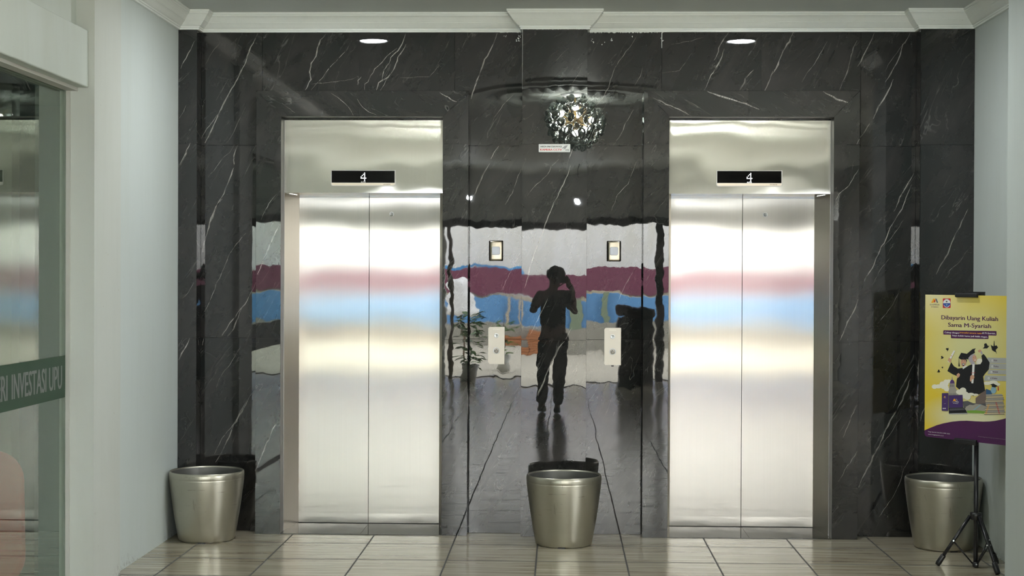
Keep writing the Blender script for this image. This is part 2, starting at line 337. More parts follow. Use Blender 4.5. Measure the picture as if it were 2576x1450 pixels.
VEINS = [
 ('w',5,[(-1879,3077),(-1908,3018),(-1934,2968),(-1951,2908),(-1984,2841),(-2027,2756),(-2048,2722),(-2082,2654),(-2116,2587),(-2146,2519),(-2175,2460),(-2205,2399)]),
 ('w',2,[(-2116,2587),(-2163,2527),(-2210,2468),(-2231,2417)]),
 ('w',1,[(-2061,2798),(-2095,2739),(-2137,2663)]),
 ('w',1,[(-2109,3023),(-2164,2959),(-2206,2883)]),
 ('w',5,[(-2000,2392),(-2026,2324),(-2024,2265),(-2042,2206),(-2064,2146),(-2085,2087),(-2119,2036),(-2144,1968),(-2168,1909)]),
 ('w',5,[(-2097,2056),(-2136,2006),(-2165,1929),(-2187,1853),(-2208,1793),(-2220,1725)]),
 ('w',1.5,[(-2022,2392),(-2051,2341),(-2102,2299),(-2136,2248),(-2187,2188)]),
 ('w',1,[(-1954,2621),(-1992,2544),(-2035,2451),(-2069,2400)]),
 ('pL',4,[(-2246,3014),(-2269,2964),(-2298,2910),(-2332,2847)]),
 ('pL',1.5,[(-2296,2621),(-2315,2583),(-2336,2541)]),
 ('pL',4,[(-2270,2391),(-2289,2349),(-2310,2307),(-2335,2256)]),
 ('l1',1.5,[(-1736,2082),(-1774,2040),(-1807,1981),(-1836,1923)]),
 ('w',1.5,[(-1948,1845),(-2007,1777),(-2058,1701),(-2084,1628),(-2134,1522),(-2168,1429),(-2207,1352)]),
 ('w',3.5,[(-1887,1540),(-1917,1472),(-1955,1404),(-1985,1370),(-2014,1328),(-2048,1285),(-2095,1208)]),
 ('w',3,[(-1972,1379),(-1997,1319),(-2023,1251),(-2061,1202)]),
 ('w',3,[(-2209,1195),(-2219,1148)]),
 ('w',1,[(-1980,1141),(-2048,1030),(-2107,954),(-2133,886)]),
 ('w',4,[(-1894,870),(-1923,828)]),
 ('w',5,[(-1926,828),(-1972,736),(-2018,659),(-2056,574),(-2094,490),(-2133,421)]),
 ('w',1.5,[(-1942,812),(-2026,651),(-2095,574),(-2141,474)]),
 ('pL',1.5,[(-2244,1539),(-2286,1472),(-2320,1438)]),
 ('pL',4.5,[(-2271,1197),(-2294,1145),(-2319,1102),(-2336,1060)]),
 ('l1',5,[(-1718,1893),(-1748,1834),(-1781,1759),(-1815,1683),(-1855,1587)]),
 ('l1',4,[(-1724,702),(-1766,619),(-1804,535),(-1842,444),(-1864,384)]),
 ('w',5,[(-1458,3074),(-1489,3036),(-1508,2986),(-1517,2936),(-1545,2892),(-1555,2842),(-1551,2792),(-1570,2754),(-1583,2728)]),
 ('w',2,[(-1294,3036),(-1331,2974),(-1363,2936),(-1394,2905),(-1444,2854),(-1476,2804),(-1513,2767),(-1548,2728)]),
 ('w',3.5,[(-963,3077),(-985,3011),(-1010,2973),(-1054,2929),(-1066,2892),(-1088,2867),(-1101,2836),(-1110,2792)]),
 ('w',4.5,[(-960,3011),(-979,2973),(-1010,2929),(-1022,2886),(-1047,2836),(-1072,2807),(-1129,2773),(-1141,2729)]),
 ('w',2,[(-1066,2814),(-1097,2760),(-1119,2726)]),
 ('w',3,[(-1016,2986),(-1079,2936),(-1110,2898),(-1154,2857),(-1179,2817),(-1198,2779),(-1214,2767),(-1218,2729)]),
 ('w',3,[(-1236,2810),(-1255,2785),(-1262,2760)]),
 ('w',1.2,[(-746,2889),(-790,2842),(-815,2810),(-890,2807),(-997,2804)]),
 ('w',1.2,[(-1545,2763),(-1457,2773),(-1394,2779),(-1312,2792),(-1268,2804)]),
 ('w',5,[(-399,3079),(-420,3017),(-445,2960),(-476,2917),(-492,2867),(-510,2817),(-532,2760),(-551,2710),(-560,2673)]),
 ('w',1.5,[(-590,3036),(-621,2973)]),
 ('h1',5,[(-743,2700),(-705,2678),(-674,2660),(-640,2643)]),
 ('h1',2,[(-1246,2660),(-1215,2610),(-1171,2579),(-1127,2561)]),
 ('h1',1.2,[(-1707,2635),(-1657,2597),(-1626,2573)]),
 ('h1',1.5,[(-1408,2697),(-1346,2653),(-1296,2610),(-1271,2560)]),
 ('w',4,[(1019,3085),(997,3051),(965,3006),(947,2942),(928,2910)]),
 ('w',3.5,[(991,2981),(966,2910),(934,2859),(909,2821),(890,2769),(874,2728)]),
 ('w',3,[(1171,2853),(1132,2814),(1114,2776),(1088,2726)]),
 ('w',6,[(1412,3086),(1386,3025),(1349,2968),(1327,2910),(1305,2859),(1279,2820),(1260,2769),(1238,2726)]),
 ('w',1.5,[(1616,3025),(1584,2968),(1540,2891),(1496,2833),(1464,2776)]),
 ('w',4,[(1797,3031),(1775,2987),(1756,2916),(1744,2859),(1725,2808),(1700,2750),(1694,2726)]),
 ('w',3,[(1901,3079),(1876,3018),(1845,2961),(1820,2903),(1800,2872)]),
 ('w',4.5,[(2120,3082),(2098,3031),(2073,3006),(2061,2948),(2036,2891),(2011,2846),(1986,2801),(1967,2776)]),
 ('w',1.5,[(2073,3006),(2023,2935),(1985,2884),(1966,2840)]),
 ('w',5,[(2017,2795),(1992,2731),(1961,2673),(1930,2629),(1911,2584),(1898,2552)]),
 ('l4',5,[(1794,2421),(1776,2389)]),
 ('w',5,[(1876,2524),(1849,2478),(1822,2438)]),
 ('w',1.2,[(863,3051),(793,3032),(665,3007)]),
 ('w',1.2,[(793,2955),(755,2897),(717,2846),(611,2833)]),
 ('h2',3,[(551,2668),(602,2641),(659,2619),(703,2600),(767,2565)]),
 ('h2',5,[(876,2709),(911,2692),(968,2676),(1025,2660),(1082,2641),(1139,2622),(1193,2600)]),
 ('h2',5,[(1573,2708),(1617,2686),(1655,2660),(1693,2651),(1723,2639)]),
 ('w',4.5,[(2149,2239),(2125,2181),(2084,2114),(2059,2072),(2027,1988)]),
 ('w',4.5,[(2133,2156),(2109,2097),(2076,2005),(2035,1938),(2002,1888),(1978,1821),(1953,1771),(1929,1721),(1896,1637),(1863,1595),(1826,1503)]),
 ('w',1.5,[(2085,1938),(2019,1838),(1962,1771)]),
 ('w',1.2,[(2004,1704),(1946,1637),(1897,1537)]),
 ('w',1.5,[(2063,1512),(2022,1420),(1981,1361),(1931,1302)]),
 ('l4',2,[(1790,2239),(1731,2140),(1674,2090),(1654,2049)]),
 ('l4',5,[(1791,1454),(1768,1388),(1728,1313),(1695,1230),(1681,1199)]),
 ('pR',4.5,[(2445,2001),(2420,1952),(2396,1894),(2356,1820),(2324,1729),(2275,1646),(2259,1605)]),
 ('pR',1.5,[(2446,1754),(2398,1688),(2324,1613)]),
 ('w',5,[(2153,1056),(2124,1002),(2091,934),(2067,892),(2030,792)]),
 ('w',5,[(2133,968),(2084,842),(2051,775),(2010,708),(1977,632),(1944,556),(1911,489),(1870,413),(1846,355),(1823,300)]),
 ('w',1.5,[(2080,742),(2018,641),(1961,565)]),
 ('w',1.5,[(2156,546),(2127,474),(2095,415),(2070,323),(2021,230),(1947,121)]),
 ('l4',2,[(1788,816),(1748,725),(1707,617)]),
 ('l4',2,[(1790,535),(1733,443),(1680,351)]),
 ('pR',4,[(2203,819),(2174,753),(2168,719)]),
 ('pC',4,[(54,2257),(37,2204),(11,2144),(-16,2091),(-48,2025),(-68,1978),(-88,1925),(-114,1845),(-141,1778),(-160,1725),(-187,1645),(-219,1511)]),
 ('pC',1.5,[(-16,2297),(-63,2251),(-89,2197),(-169,2124),(-208,2071)]),
 ('w',3,[(-441,2278),(-481,2204),(-528,2103),(-558,2035)]),
 ('w',2,[(-247,2245),(-282,2157),(-305,2096),(-345,2022)]),
 ('w',2,[(-253,1726),(-290,1652),(-330,1571),(-370,1490)]),
 ('w',1.5,[(460,2293),(407,2152),(341,2085),(307,1990)]),
 ('w',3,[(477,1702),(437,1608),(397,1540),(344,1426)]),
 ('pC',5,[(68,1274),(28,1204)]),
 ('pC',5,[(22,1190),(-11,1153),(-44,1080),(-84,1000),(-110,926),(-143,859)]),
 ('pC',2.5,[(-79,1453),(-132,1339),(-185,1232)]),
 ('w',1.8,[(463,3072),(417,2998),(377,2944),(323,2864),(304,2810),(284,2743),(244,2669),(210,2636)]),
 ('w',2,[(491,2864),(478,2810),(445,2757)]),
 ('w',2,[(439,2609),(392,2528),(366,2461),(332,2414)]),
 ('w',4,[(-387,2383),(-414,2346),(-434,2305)]),
 ('pC',3,[(76,2377),(53,2318),(47,2298)]),
 ('pC',1.2,[(121,2862),(94,2802),(61,2756)]),
 ('pC',1.2,[(40,2968),(-6,2929),(-39,2889)]),
 ('w',1.2,[(-294,2703),(-362,2635),(-415,2561),(-439,2514)]),
]

# ---------------------------------------------------------------- marble cladding
Z1, Z2, ZT, ZC = 1.196, 2.386, 3.088, 3.192     # slab joints, top of cladding, ceiling
F1 = (-1.865, -.567); F2 = (.497, 1.796); FT = 2.711      # lift surrounds
I1 = (-1.712, -.723); I2 = (.651, 1.641); IT = 2.553      # their openings
PXL = (-2.345, -2.229); PXC = (-.241, .154); PXR = (2.156, 2.480)
def shift(p): return math.tan(p/7620.)        # how far a slab leans back, from how far its mirror image sits low
TILT = {('pC', 0): 40, ('pC', 1): 15, ('pC', 2): -12, ('rL', 0): 8, ('rL', 1): 2, ('rL', 2): 0, ('rR', 0): 29, ('rR', 1): -8, ('rR', 2): -4,
        ('l1', 0): -4, ('l1', 1): -14, ('l2', 0): 3, ('l2', 1): 0, ('l3', 0): 14, ('l3', 1): -10, ('l4', 0): 2, ('l4', 1): 3}
ROWS = [(0, Z1), (Z1, Z2), (Z2, ZT)]
def zone(s, x, z):
    row = 0 if z < Z1 else 1 if z < Z2 else 2
    if s == 'w': s = 'rL' if F1[1] < x < PXC[0] else 'rR' if PXC[1] < x < F2[0] else 'w'
    return s, row
def plane_y(s, x, z):
    y0 = .11 if s in ('w', 'rL', 'rR') else 0.
    k, row = zone(s, x, z); a = TILT.get((k, row), 0); zm = (ROWS[row][0]+ROWS[row][1])/2
    return y0+shift(a)*(z-zm)
def slab(mb, s, poly, rot=False, seed=0):
    """one slab: front polygon in (x,z) with its own cut of the stone"""
    rnd = random.Random(seed); ox, oz = rnd.uniform(0, 9), rnd.uniform(0, 9)
    xc = sum(p[0] for p in poly)/len(poly); zc = sum(p[1] for p in poly)/len(poly)
    k, row = zone(s, xc, zc); a = TILT.get((k, row), 0); zm = (ROWS[row][0]+ROWS[row][1])/2
    y0 = .11 if s in ('w', 'rL', 'rR') else 0.
    f = [Vector((x, y0+shift(a)*(z-zm), z)) for x, z in poly]; b = [Vector((x, y0+.02, z)) for x, z in poly]
    uv = [((p[1]+ox, -p[0]+oz) if rot else (p[0]+ox, p[1]+oz)) for p in poly]
    mb.face(f, uv=uv)
    for i in range(len(poly)):
        j = (i+1) % len(poly); mb.face([f[j], f[i], b[i], b[j]], uv=[uv[j], uv[i], uv[i], uv[j]])
def rect(x0, x1, z0, z1, g=.0012): return [(x0+g, z0+g), (x1-g, z0+g), (x1-g, z1-g), (x0+g, z1-g)]
def add_veins(mb, keys, pred=None):
    rnd = random.Random(3)
    for s, w, pts in VEINS:
        if s not in keys: continue
        if pred and not pred(sum(p[0] for p in pts)/len(pts)/1000): continue
        P = [Vector((a/1000, c/1000)) for a, c in pts]
        Q = [P[0]]
        for a, c in zip(P, P[1:]):
            n = max(2, int((c-a).length/.022))
            for i in range(1, n+1):
                q = a.lerp(c, i/n); d = (c-a).normalized(); q = q+Vector((-d.y, d.x))*rnd.gauss(0, .0016)
                Q.append(q)
        strands = [(0, 1.0)] if w < 3 else [(0, 1.0), (rnd.uniform(-1, 1)*.006, .35)]
        for off, ks in strands:
            L, R = [], []
            for i, q in enumerate(Q):
                d = (Q[min(i+1, len(Q)-1)]-Q[max(i-1, 0)]).normalized(); nn = Vector((-d.y, d.x))
                ww = w*.00125*ks*rnd.uniform(.45, 1.45)*min(1, .25+i/4, .25+(len(Q)-1-i)/4)
                q2 = q+nn*off*math.sin(i*.35)
                L.append(q2+nn*ww/2); R.append(q2-nn*ww/2)
            for i in range(len(Q)-1):
                f = [(p.x, plane_y(s, p.x, p.y)-.0003, p.y) for p in (R[i], R[i+1], L[i+1], L[i])]
                if (R[i+1]-R[i]).cross(L[i]-R[i]) < 0: f.reverse()
                mb.face(f, uv=[(p[0], p[2]) for p in f], mi=1)

wb = MB()
wb.box(-2.6, I1[0], .128, .30, 0, ZC, mi=2); wb.box(I1[1], I2[0], .128, .30, 0, ZC, mi=2); wb.box(I2[1], 2.75, .128, .30, 0, ZC, mi=2)
wb.box(I1[0], I1[1], .128, .30, FT, ZC, mi=2); wb.box(I2[0], I2[1], .128, .30, FT, ZC, mi=2)
xl = [PXL[1], -1.85, -1.25, -.66, PXC[0]]; xr = [PXC[1], .61, 1.217, 1.82, PXR[0]]
sd = 10
for xs in (xl, xr):
    for a, c in zip(xs, xs[1:]): slab(wb, 'w', rect(a, c, Z2, ZT), seed=sd); sd += 1
for z0, z1 in ((0, Z1), (Z1, Z2)):
    for a, c in ((PXL[1], F1[0]), (F2[1], PXR[0])):
        slab(wb, 'w', rect(a, c, z0, z1), seed=sd); sd += 1
    slab(wb, 'w', rect(F1[1], PXC[0], z0, z1), seed=sd); sd += 1
    slab(wb, 'w', rect(PXC[1], F2[0], z0, z1), seed=sd); sd += 1
add_veins(wb, ('w',))
def smear(mb, s, x0, x1, zt, d0, d1, n, seed, mi):      # ragged white paint left on the stone below the cornice
    r = random.Random(seed); low = 0
    for i in range(n):
        a = x0+(x1-x0)*i/n; c = x0+(x1-x0)*(i+1)/n; nx = r.uniform(d0, d1)*(r.random() < .8)
        if low or nx: mb.face([(a, plane_y(s, a, zt)-.0005, zt-low), (c, plane_y(s, c, zt)-.0005, zt-nx), (c, plane_y(s, c, zt)-.0005, zt+.004), (a, plane_y(s, a, zt)-.0005, zt+.004)], mi=mi)
        low = nx
smear(wb, 'w', .16, .62, ZT-.004, .001, .008, 70, 1, 3); smear(wb, 'w', -.40, -.25, ZT-.004, .001, .005, 22, 2, 3)
r_ = random.Random(9)
for cx, cz, k in ((-.345, 3.060, 3), (-.262, 3.052, 6), (-.27, 3.040, 5), (.19, 3.028, 4), (.255, 3.010, 2), (.30, 3.042, 4), (.44, 3.050, 2), (.61, 3.035, 3)):
    for q in range(k):
        x = cx+r_.uniform(-.012, .012); z = cz+r_.uniform(-.012, .012); w = r_.uniform(.001, .005); h = r_.uniform(.001, .006)
        wb.face([(x-w, .1088, z), (x, .1088, z-h), (x+w, .1088, z+h*.3), (x+w*.2, .1088, z+h)], mi=3)
wb.face([(.608, .1088, 2.985), (.6105, .1088, 2.985), (.612, .1088, ZT), (.608, .1088, ZT)], mi=3)
wall_back = struct(wb.build('wall_back', [M_MARBLE, M_VEIN, M_GROUT, M_CORN]))

def pilaster(name, s, x0, x1, seed, sides):
    mb = MB(); mb.box(x0+.004, x1-.004, .014, .109, 0, ZT, mi=2)
    for i, (z0, z1) in enumerate(ROWS):
        slab(mb, s, rect(x0, x1, z0, z1, .0008), seed=seed+i)
        for sx in sides:     # the narrow returns
            x = x0 if sx < 0 else x1
            q = [(x, .11, z0+.001), (x, .0, z0+.001), (x, .0, z1-.001), (x, .11, z1-.001)]
            if sx > 0: q = [q[1], q[0], q[3], q[2]]
            mb.face(q, uv=[(p[1]+seed, p[2]+i) for p in q])
    add_veins(mb, (s,))
    if s == 'pC':
        smear(mb, s, x0, x1, ZT-.004, .0005, .004, 60, 4, 3)
        mb.face([(x0, -.0015, 2.72), (x0+.0004, -.0015, 2.72), (x0+.0016, -.0015, ZT), (x0, -.0015, ZT)], mi=3)
    return struct(mb.build(name, [M_MARBLE, M_VEIN, M_GROUT, M_CORN]))
pilaster('trim_1', 'pL', PXL[0], PXL[1], 60, (1,))
pilaster('trim_2', 'pC', PXC[0], PXC[1], 70, (-1, 1))
pilaster('trim_3', 'pR', PXR[0], PXR[1], 80, (-1,))

def surround(name, F, I, ka, kb, kh, seed):
    mb = MB()
    mb.box(F[0]+.003, I[0]-.003, .014, .109, 0, FT-.003, mi=2); mb.box(I[1]+.003, F[1]-.003, .014, .109, 0, FT-.003, mi=2)
    mb.box(F[0]+.003, F[1]-.003, .014, .109, IT+.003, FT-.003, mi=2)
    g = .0008
    for (x0, x1, k, out) in ((F[0], I[0], ka, -1), (I[1], F[1], kb, 1)):
        for i, (z0, z1) in enumerate(((0, Z1), (Z1, Z2))): slab(mb, k, rect(x0, x1, z0, z1, g), seed=seed+i)
        if out < 0: pol = [(x0+g, Z2+g), (x1-g, Z2+g), (x1-g, IT), (x0+g, FT-g)]
        else: pol = [(x0+g, Z2+g), (x1-g, Z2+g), (x1-g, FT-g), (x0+g, IT)]
        slab(mb, 'x', pol, seed=seed+2); seed += 5
    xm = (F[0]+F[1])/2-.02
    slab(mb, 'x', [(F[0]+.003, FT-g), (I[0]+.001, IT+g), (xm-g, IT+g), (xm-g, FT-g)], True, seed+7)
    slab(mb, 'x', [(xm+g, IT+g), (I[1]-.001, IT+g), (F[1]-.003, FT-g), (xm+g, FT-g)], True, seed+8)
    def side(x, z0, z1, d, yb=.11, mi=0):    # returns along y; d = +1 faces +x
        q = [(x, 0, z0), (x, yb, z0), (x, yb, z1), (x, 0, z1)]
        if d < 0: q = [q[1], q[0], q[3], q[2]]
        mb.face(q, uv=[(p[1]*1+seed, p[2]) for p in q], mi=mi)
    side(F[0], 0, FT, -1); side(F[1], 0, FT, 1); side(I[0], 0, IT, 1, .135, 3); side(I[1], 0, IT, -1, .135, 3)
    mb.face([(F[0], 0, FT), (F[1], 0, FT), (F[1], .11, FT), (F[0], .11, FT)]); mb.face([(I[0], .16, IT), (I[1], .16, IT), (I[1], 0, IT), (I[0], 0, IT)], mi=3)
    add_veins(mb, (ka, kb, kh))
    return struct(mb.build(name, [M_MARBLE, M_VEIN, M_GROUT, M_REVEAL]))
surround('trim_4', F1, I1, 'l1', 'l2', 'h1', 100)
surround('trim_5', F2, I2, 'l3', 'l4', 'h2', 140)

# ---------------------------------------------------------------- lifts
GLYPH4 = ['...#.', '..##.', '.#.#.', '#..#.', '#####', '...#.', '...#.']
def lift(I, dl, ds, dr, disp, key, label):
    t = empty('elevator', label, 'elevator', ((I[0]+I[1])/2, .41, 0))
    ox, oy = t.location.x, t.location.y
    def B(mb, name, mats, parent=t, bevel=0, **k):
        mb.v = [(x-ox, y-oy, z) for x, y, z in mb.v]
        return mb.build(name, mats, parent, bevel=bevel, **k)
    HX0, HX1, HB, HT = I[0]+.003, I[1]-.003, 2.094, 2.541
    # two sliding door panels
    for (a, c, nm) in ((dl, ds-.0018, 0), (ds+.0018, dr, 1)):
        mb = MB(); mb.box(a, c, .41, .435, .0065, 2.10)
        d = B(mb, 'door_panel', M_DOOR)
        if nm:
            kx, kz = key
            kb = MB(); R = [[(kx+r*math.cos(q*math.pi/12)-ox, y-oy, kz+r*math.sin(q*math.pi/12)) for q in range(24)] for r, y in ((.0155, .4095), (.0150, .4060), (.0115, .4055), (.0105, .4078), (.0001, .4078))]
            kb.grid(R); kb.build('key_lock', M_RING, d)
            kb = MB(); kb.prism(rrect(kx-.0012-ox, kx+.0012-ox, kz-.005, kz+.005, .0008, 2), .4068-oy, .4077-oy); kb.build('key_slot', M_INK, d)
    mb = MB(); mb.box(dl-.02, dr+.02, .4365, .46, 0, 2.12); B(mb, 'shaft_face', M_GROUT)
    # header box
    mb = MB(); mb.box(HX0, HX1, .10, .405, HB, HT, skip='')
    mb.face([(HX0, .0995, HB), (HX1, .0995, HB), (HX1, .0995, HB+.006), (HX0, .0995, HB+.006)])
    hd = B(mb, 'header_panel', M_HEAD, merge=False)
    mb = MB(); mb.box(I[0]+.001, I[1]-.001, .125, .14, HT+.001, IT-.001); B(mb, 'gap_filler', M_GROUT)
    # splayed steel jambs
    for x0, x1, d in ((I[0], dl, 1), (I[1], dr, -1)):
        mb = MB()
        q = [(x0+.0015*d, .112, 0), (x1, .411, 0), (x1, .411, HB-.001), (x0+.0015*d, .112, HB-.001)]
        bk = [(p[0]-.004*d, p[1]+.001, p[2]) for p in q]
        if d < 0: q = [q[1], q[0], q[3], q[2]]; bk = [bk[1], bk[0], bk[3], bk[2]]
        mb.face(q, uv=[(p[1], p[2]) for p in q]); mb.face(bk[::-1])
        for i in range(4):
            j = (i+1) % 4; mb.face([q[j], q[i], bk[i], bk[j]])
        B(mb, 'jamb', M_JAMB)
        mb = MB(); mb.box(x0+.0004*d, x0+.003*d, .104, .112, 0, HT); B(mb, 'edge_strip', M_TRIM)
    # threshold stone in two pieces
    mb = MB(); n = ds+.003
    for a, c in ((I[0]+.001, n-.0008), (n+.0008, I[1]-.001)):
        mb.box(a, c, .001, .409, -.006, .004, mi=0)
    B(mb, 'threshold', M_MARBLE)
    mb = MB(); mb.box(dl, dr, .398, .409, .004, .0058); B(mb, 'door_track', M_GROUT)
    # floor display
    x0, x1, z0, z1 = disp
    mb = MB(); mb.prism(rrect(x0-ox, x1-ox, z0, z1, .013, 5, (1, 1, 0, 0)), .0925-oy, .0995-oy)
    dp = mb.build('floor_display', M_TRIM, t)
    mb = MB(); mb.prism([(x0+.005-ox, z0+.021), (x1-.006-ox, z0+.021), (x1-.006-ox, z1-.004), (x0+.005-ox, z1-.004)], .0917-oy, .0925-oy); mb.build('screen', M_SCREEN, dp)
    mb = MB(); mb.prism(rrect(x0+.005-ox, x1-.005-ox, z0+.005, z0+.0195, .009, 4, (1, 1, 0, 0)), .0919-oy, .0925-oy); mb.build('lower_strip', M_CHAMP, dp)
    mb = MB(); w = .0030; px = .0072; cx = x0+.187; 
    for r, row in enumerate(GLYPH4):
        for k, ch in enumerate(row):
            if ch == '#': mb.prism(rrect(cx+k*px-w-ox, cx+k*px+w-ox, z1-.018-r*.0078-w, z1-.018-r*.0078+w, .0026, 3), .0912-oy, .0917-oy)
    mb.build('digit', M_LED, dp)
    mb = MB(); add_text(mb, 'AUTO', .0105, lambda a, c: (a+x0+.187-.0015-ox, .0914-oy, c+z0+.0215), width=.029)
    mb.build('status_text', M_LED if disp[0] > 0 else M_LEDDIM, dp)
    mb = MB(); add_text(mb, 'HYUNDAI', .0085, lambda a, c: (a+x1-.075-ox, .0915-oy, c+z0+.0085), bold=.0002, width=.043)
    mb.build('maker_text', M_INK, dp)
    return t
lift(I1, -1.669, -1.222, -.771, (-1.420, -1.020, 2.135, 2.233), (-1.080, 1.975), 'left brushed steel lift, its display showing a lit 4 over faint lettering')
lift(I2, .693, 1.143, 1.594, (.945, 1.346, 2.138, 2.236), (1.286, 1.979), 'right brushed steel lift, nearer the yellow poster, bright AUTO under its 4')

# ---------------------------------------------------------------- call plates, card readers, cctv sign
def call_plate(x0, x1, z0, z1, yf, label):
    t = empty('call_panel', label, 'call button panel', ((x0+x1)/2, yf, (z0+z1)/2), group='lift call plates with an up button')
    w, h = (x1-x0)/2, (z1-z0)/2
    MB().prism(rrect(-w, w, -h, h, .013, 6, (1, 0, 0, 1)), -.012, 0).build('face_plate', M_PLATE, t)
    mb = MB(); add_text(mb, 'HYUNDAI', .009, lambda a, c: (a, -.0123, c+h-.017), width=.042, align='CENTER'); mb.build('maker_text', M_BTN, t)
    def disc(cz, rs, name, mat):
        mb = MB(); mb.grid([[(r*math.cos(q*math.pi/16), y, cz+r*math.sin(q*math.pi/16)) for q in range(32)] for r, y in rs]); return mb.build(name, mat, t)
    cz = h-.054
    k = disc(cz, [(.0145, -.012), (.0140, -.0138), (.0095, -.0142), (.0085, -.0130), (.0001, -.0130)], 'key_switch', M_RING)
    MB().prism(circle(0, cz, .0022, 10), -.0136, -.0130).build('key_hole', M_INK, k)
    cz = h-.146
    disc(cz, [(.0205, -.012), (.0200, -.0142), (.0165, -.0144), (.0160, -.0128)], 'button_ring', M_RING)
    b = disc(cz, [(.0158, -.0125), (.0156, -.0150), (.0001, -.0152)], 'up_button', M_BTN)
    mb = MB(); P = [(-.0085, -.003), (-.0068, -.0046), (0, .0062), (.0068, -.0046), (.0085, -.003), (0, .0105)]
    mb.prism([(P[0][0], cz+P[0][1]), (P[1][0], cz+P[1][1]), (P[2][0], cz+P[2][1]), (P[5][0], cz+P[5][1])], -.0158, -.0150)
    mb.prism([(P[2][0], cz+P[2][1]), (P[3][0], cz+P[3][1]), (P[4][0], cz+P[4][1]), (P[5][0], cz+P[5][1])], -.0158, -.0150)
    mb.build('arrow', M_INK, b)
    return t
call_plate(-.446, -.346, 1.043, 1.272, plane_y('w', -.4, 1.15)-.0045, 'beige steel call plate with up arrow, beside the left lift, card reader above it')
call_plate(.266, .368, 1.041, 1.270, plane_y('w', .3, 1.05)-.009, 'beige steel call plate with up arrow, beside the right lift and dark stub below')
MB().prism(rrect(-.008, .008, -.006, .004, .003), -.006, .0).build('cable_grommet', M_BLACK, None, (.317, .1085, 1.0375), label='tiny black grommet just under the right call plate', category='grommet')
M_LENS = plain('reader_window', (.10, .11, .12), .08, .3)
def reader(x0, x1, z0, z1, label):
    t = empty('card_reader', label, 'card reader', ((x0+x1)/2, .1085, (z0+z1)/2), group='small champagne card readers above the call plates')
    w, h = (x1-x0)/2, (z1-z0)/2
    # a body that curves back at its two long sides
    prof = [(-w, 0), (-w+.0005, -.008), (-w+.004, -.015), (-w+.010, -.0195), (-w+.020, -.0215), (w-.020, -.0215), (w-.010, -.0195), (w-.004, -.015), (w-.0005, -.008), (w, 0)]
    rows = [(-h, .90, 0), (-h+.0008, .95, .75), (-h+.004, .99, .95), (-h+.012, 1, 1), (h-.012, 1, 1), (h-.004, .99, .95), (h-.0008, .95, .75), (h, .90, 0)]
    mb = MB(); mb.grid([[(x*kx, y*ky, z) for x, y in prof] for z, kx, ky in rows], closed=False)
    mb.build('housing', M_CHAMP, t)
    MB().prism(rrect(-w-.0012, w+.0012, -h-.0012, h+.0012, .006), -.004, .001).build('back_plate', M_BLACK, t)
    f = MB().prism(rrect(-.0255, .0255, -.0265+.001, .0245+.001, .010), -.0228, -.0210).build('window_rim', M_GROUT, t)
    MB().prism(rrect(-.0240, .0240, -.0250+.001, .0230+.001, .009), -.0236, -.0229).build('reader_window', M_LENS, f)
    return t
reader(-.4435, -.3575, 1.678, 1.802, 'small champagne card reader on the marble beside the left lift')
reader(.2795, .3655, 1.678, 1.802, 'small champagne card reader on the marble beside the right lift')

yS = plane_y('pC', 0, 2.362)
t = empty('cctv_sign', 'small white sign with black and red capitals on the middle marble pier', 'sign', (-.044, yS-.001, 2.3625))
t['label'] = 'small white and red camera notice stuck on the middle marble pier'
MB().prism(rrect(-.0955, .0955, -.0245, .0245, .004), -.002, .0005).build('sign_plate', M_PAPER, t)
mb = MB(); o_, i_ = rrect(-.0915, .0915, -.0205, .0205, .004), rrect(-.0907, .0907, -.0197, .0197, .0035)
for i in range(len(o_)):
    j = (i+1) % len(o_); mb.face([(o_[i][0], -.0023, o_[i][1]), (o_[j][0], -.0023, o_[j][1]), (i_[j][0], -.0023, i_[j][1]), (i_[i][0], -.0023, i_[i][1])])
mb.build('border_line', M_GREY, t)
mb = MB(); add_text(mb, 'AREA INI DIAWASI', .0135, lambda a, c: (a-.086, -.0024, c+.0045), bold=.0004, width=.130); mb.build('black_lettering', M_INK, t)
mb = MB(); add_text(mb, 'KAMERA CCTV', .0165, lambda a, c: (a-.086, -.0024, c-.0150), bold=.0007, width=.130); mb.build('red_lettering', M_REDINK, t)
mb = MB()
mb.prism([(.047, .000), (.052, -.005), (.059, -.008), (.067, -.003), (.079, .013), (.081, .0175), (.062, .0135)], -.0024, -.002)
mb.prism([(.0665, -.0145), (.0700, -.0145), (.0700, -.0120), (.0795, -.0105), (.0795, -.0060), (.0850, -.0060), (.0865, -.0170), (.0830, -.0170), (.0810, -.0135), (.0700, -.0080), (.0665, -.0080)], -.0024, -.002)
mb.build('camera_symbol', M_GREY, t)
MB().prism([(.051, -.002), (.055, -.0055), (.061, -.003), (.057, .001)], -.0028, -.0025).build('symbol_lens', M_PAPER, t)

# ---------------------------------------------------------------- room shell
XL, XR = -2.345, 2.480
struct(MB().box(-7, 4.4, -14.6, .45, -.12, 0).build('floor', M_FLOOR))
struct(MB().box(-7, 4.4, -13.9, .45, ZC, ZC+.15).build('ceiling', M_CEIL))
struct(MB().box(XL-.12, XL, -1.35, .128, 0, ZC).build('wall_left', M_WHITE))
struct(MB().box(XR, XR+.12, -1.35, .128, 0, ZC).build('wall_right', M_WHITE))
struct(MB().box(-2.46, -2.302, -1.80, -1.35, 0, ZC).build('wall_pillar_left', M_COLM))
struct(MB().box(2.285, 2.70, -1.80, -1.35, 0, ZC).build('wall_pillar_right', M_WHITE))
struct(MB().box(-2.47, -2.331, -13.9, -1.80, 2.505, 2.786).build('trim_6', M_LINT, bevel=.006))
struct(MB().box(-2.47, -2.393, -13.9, -1.80, 2.786, ZC).build('wall_upper_left', M_LINT))
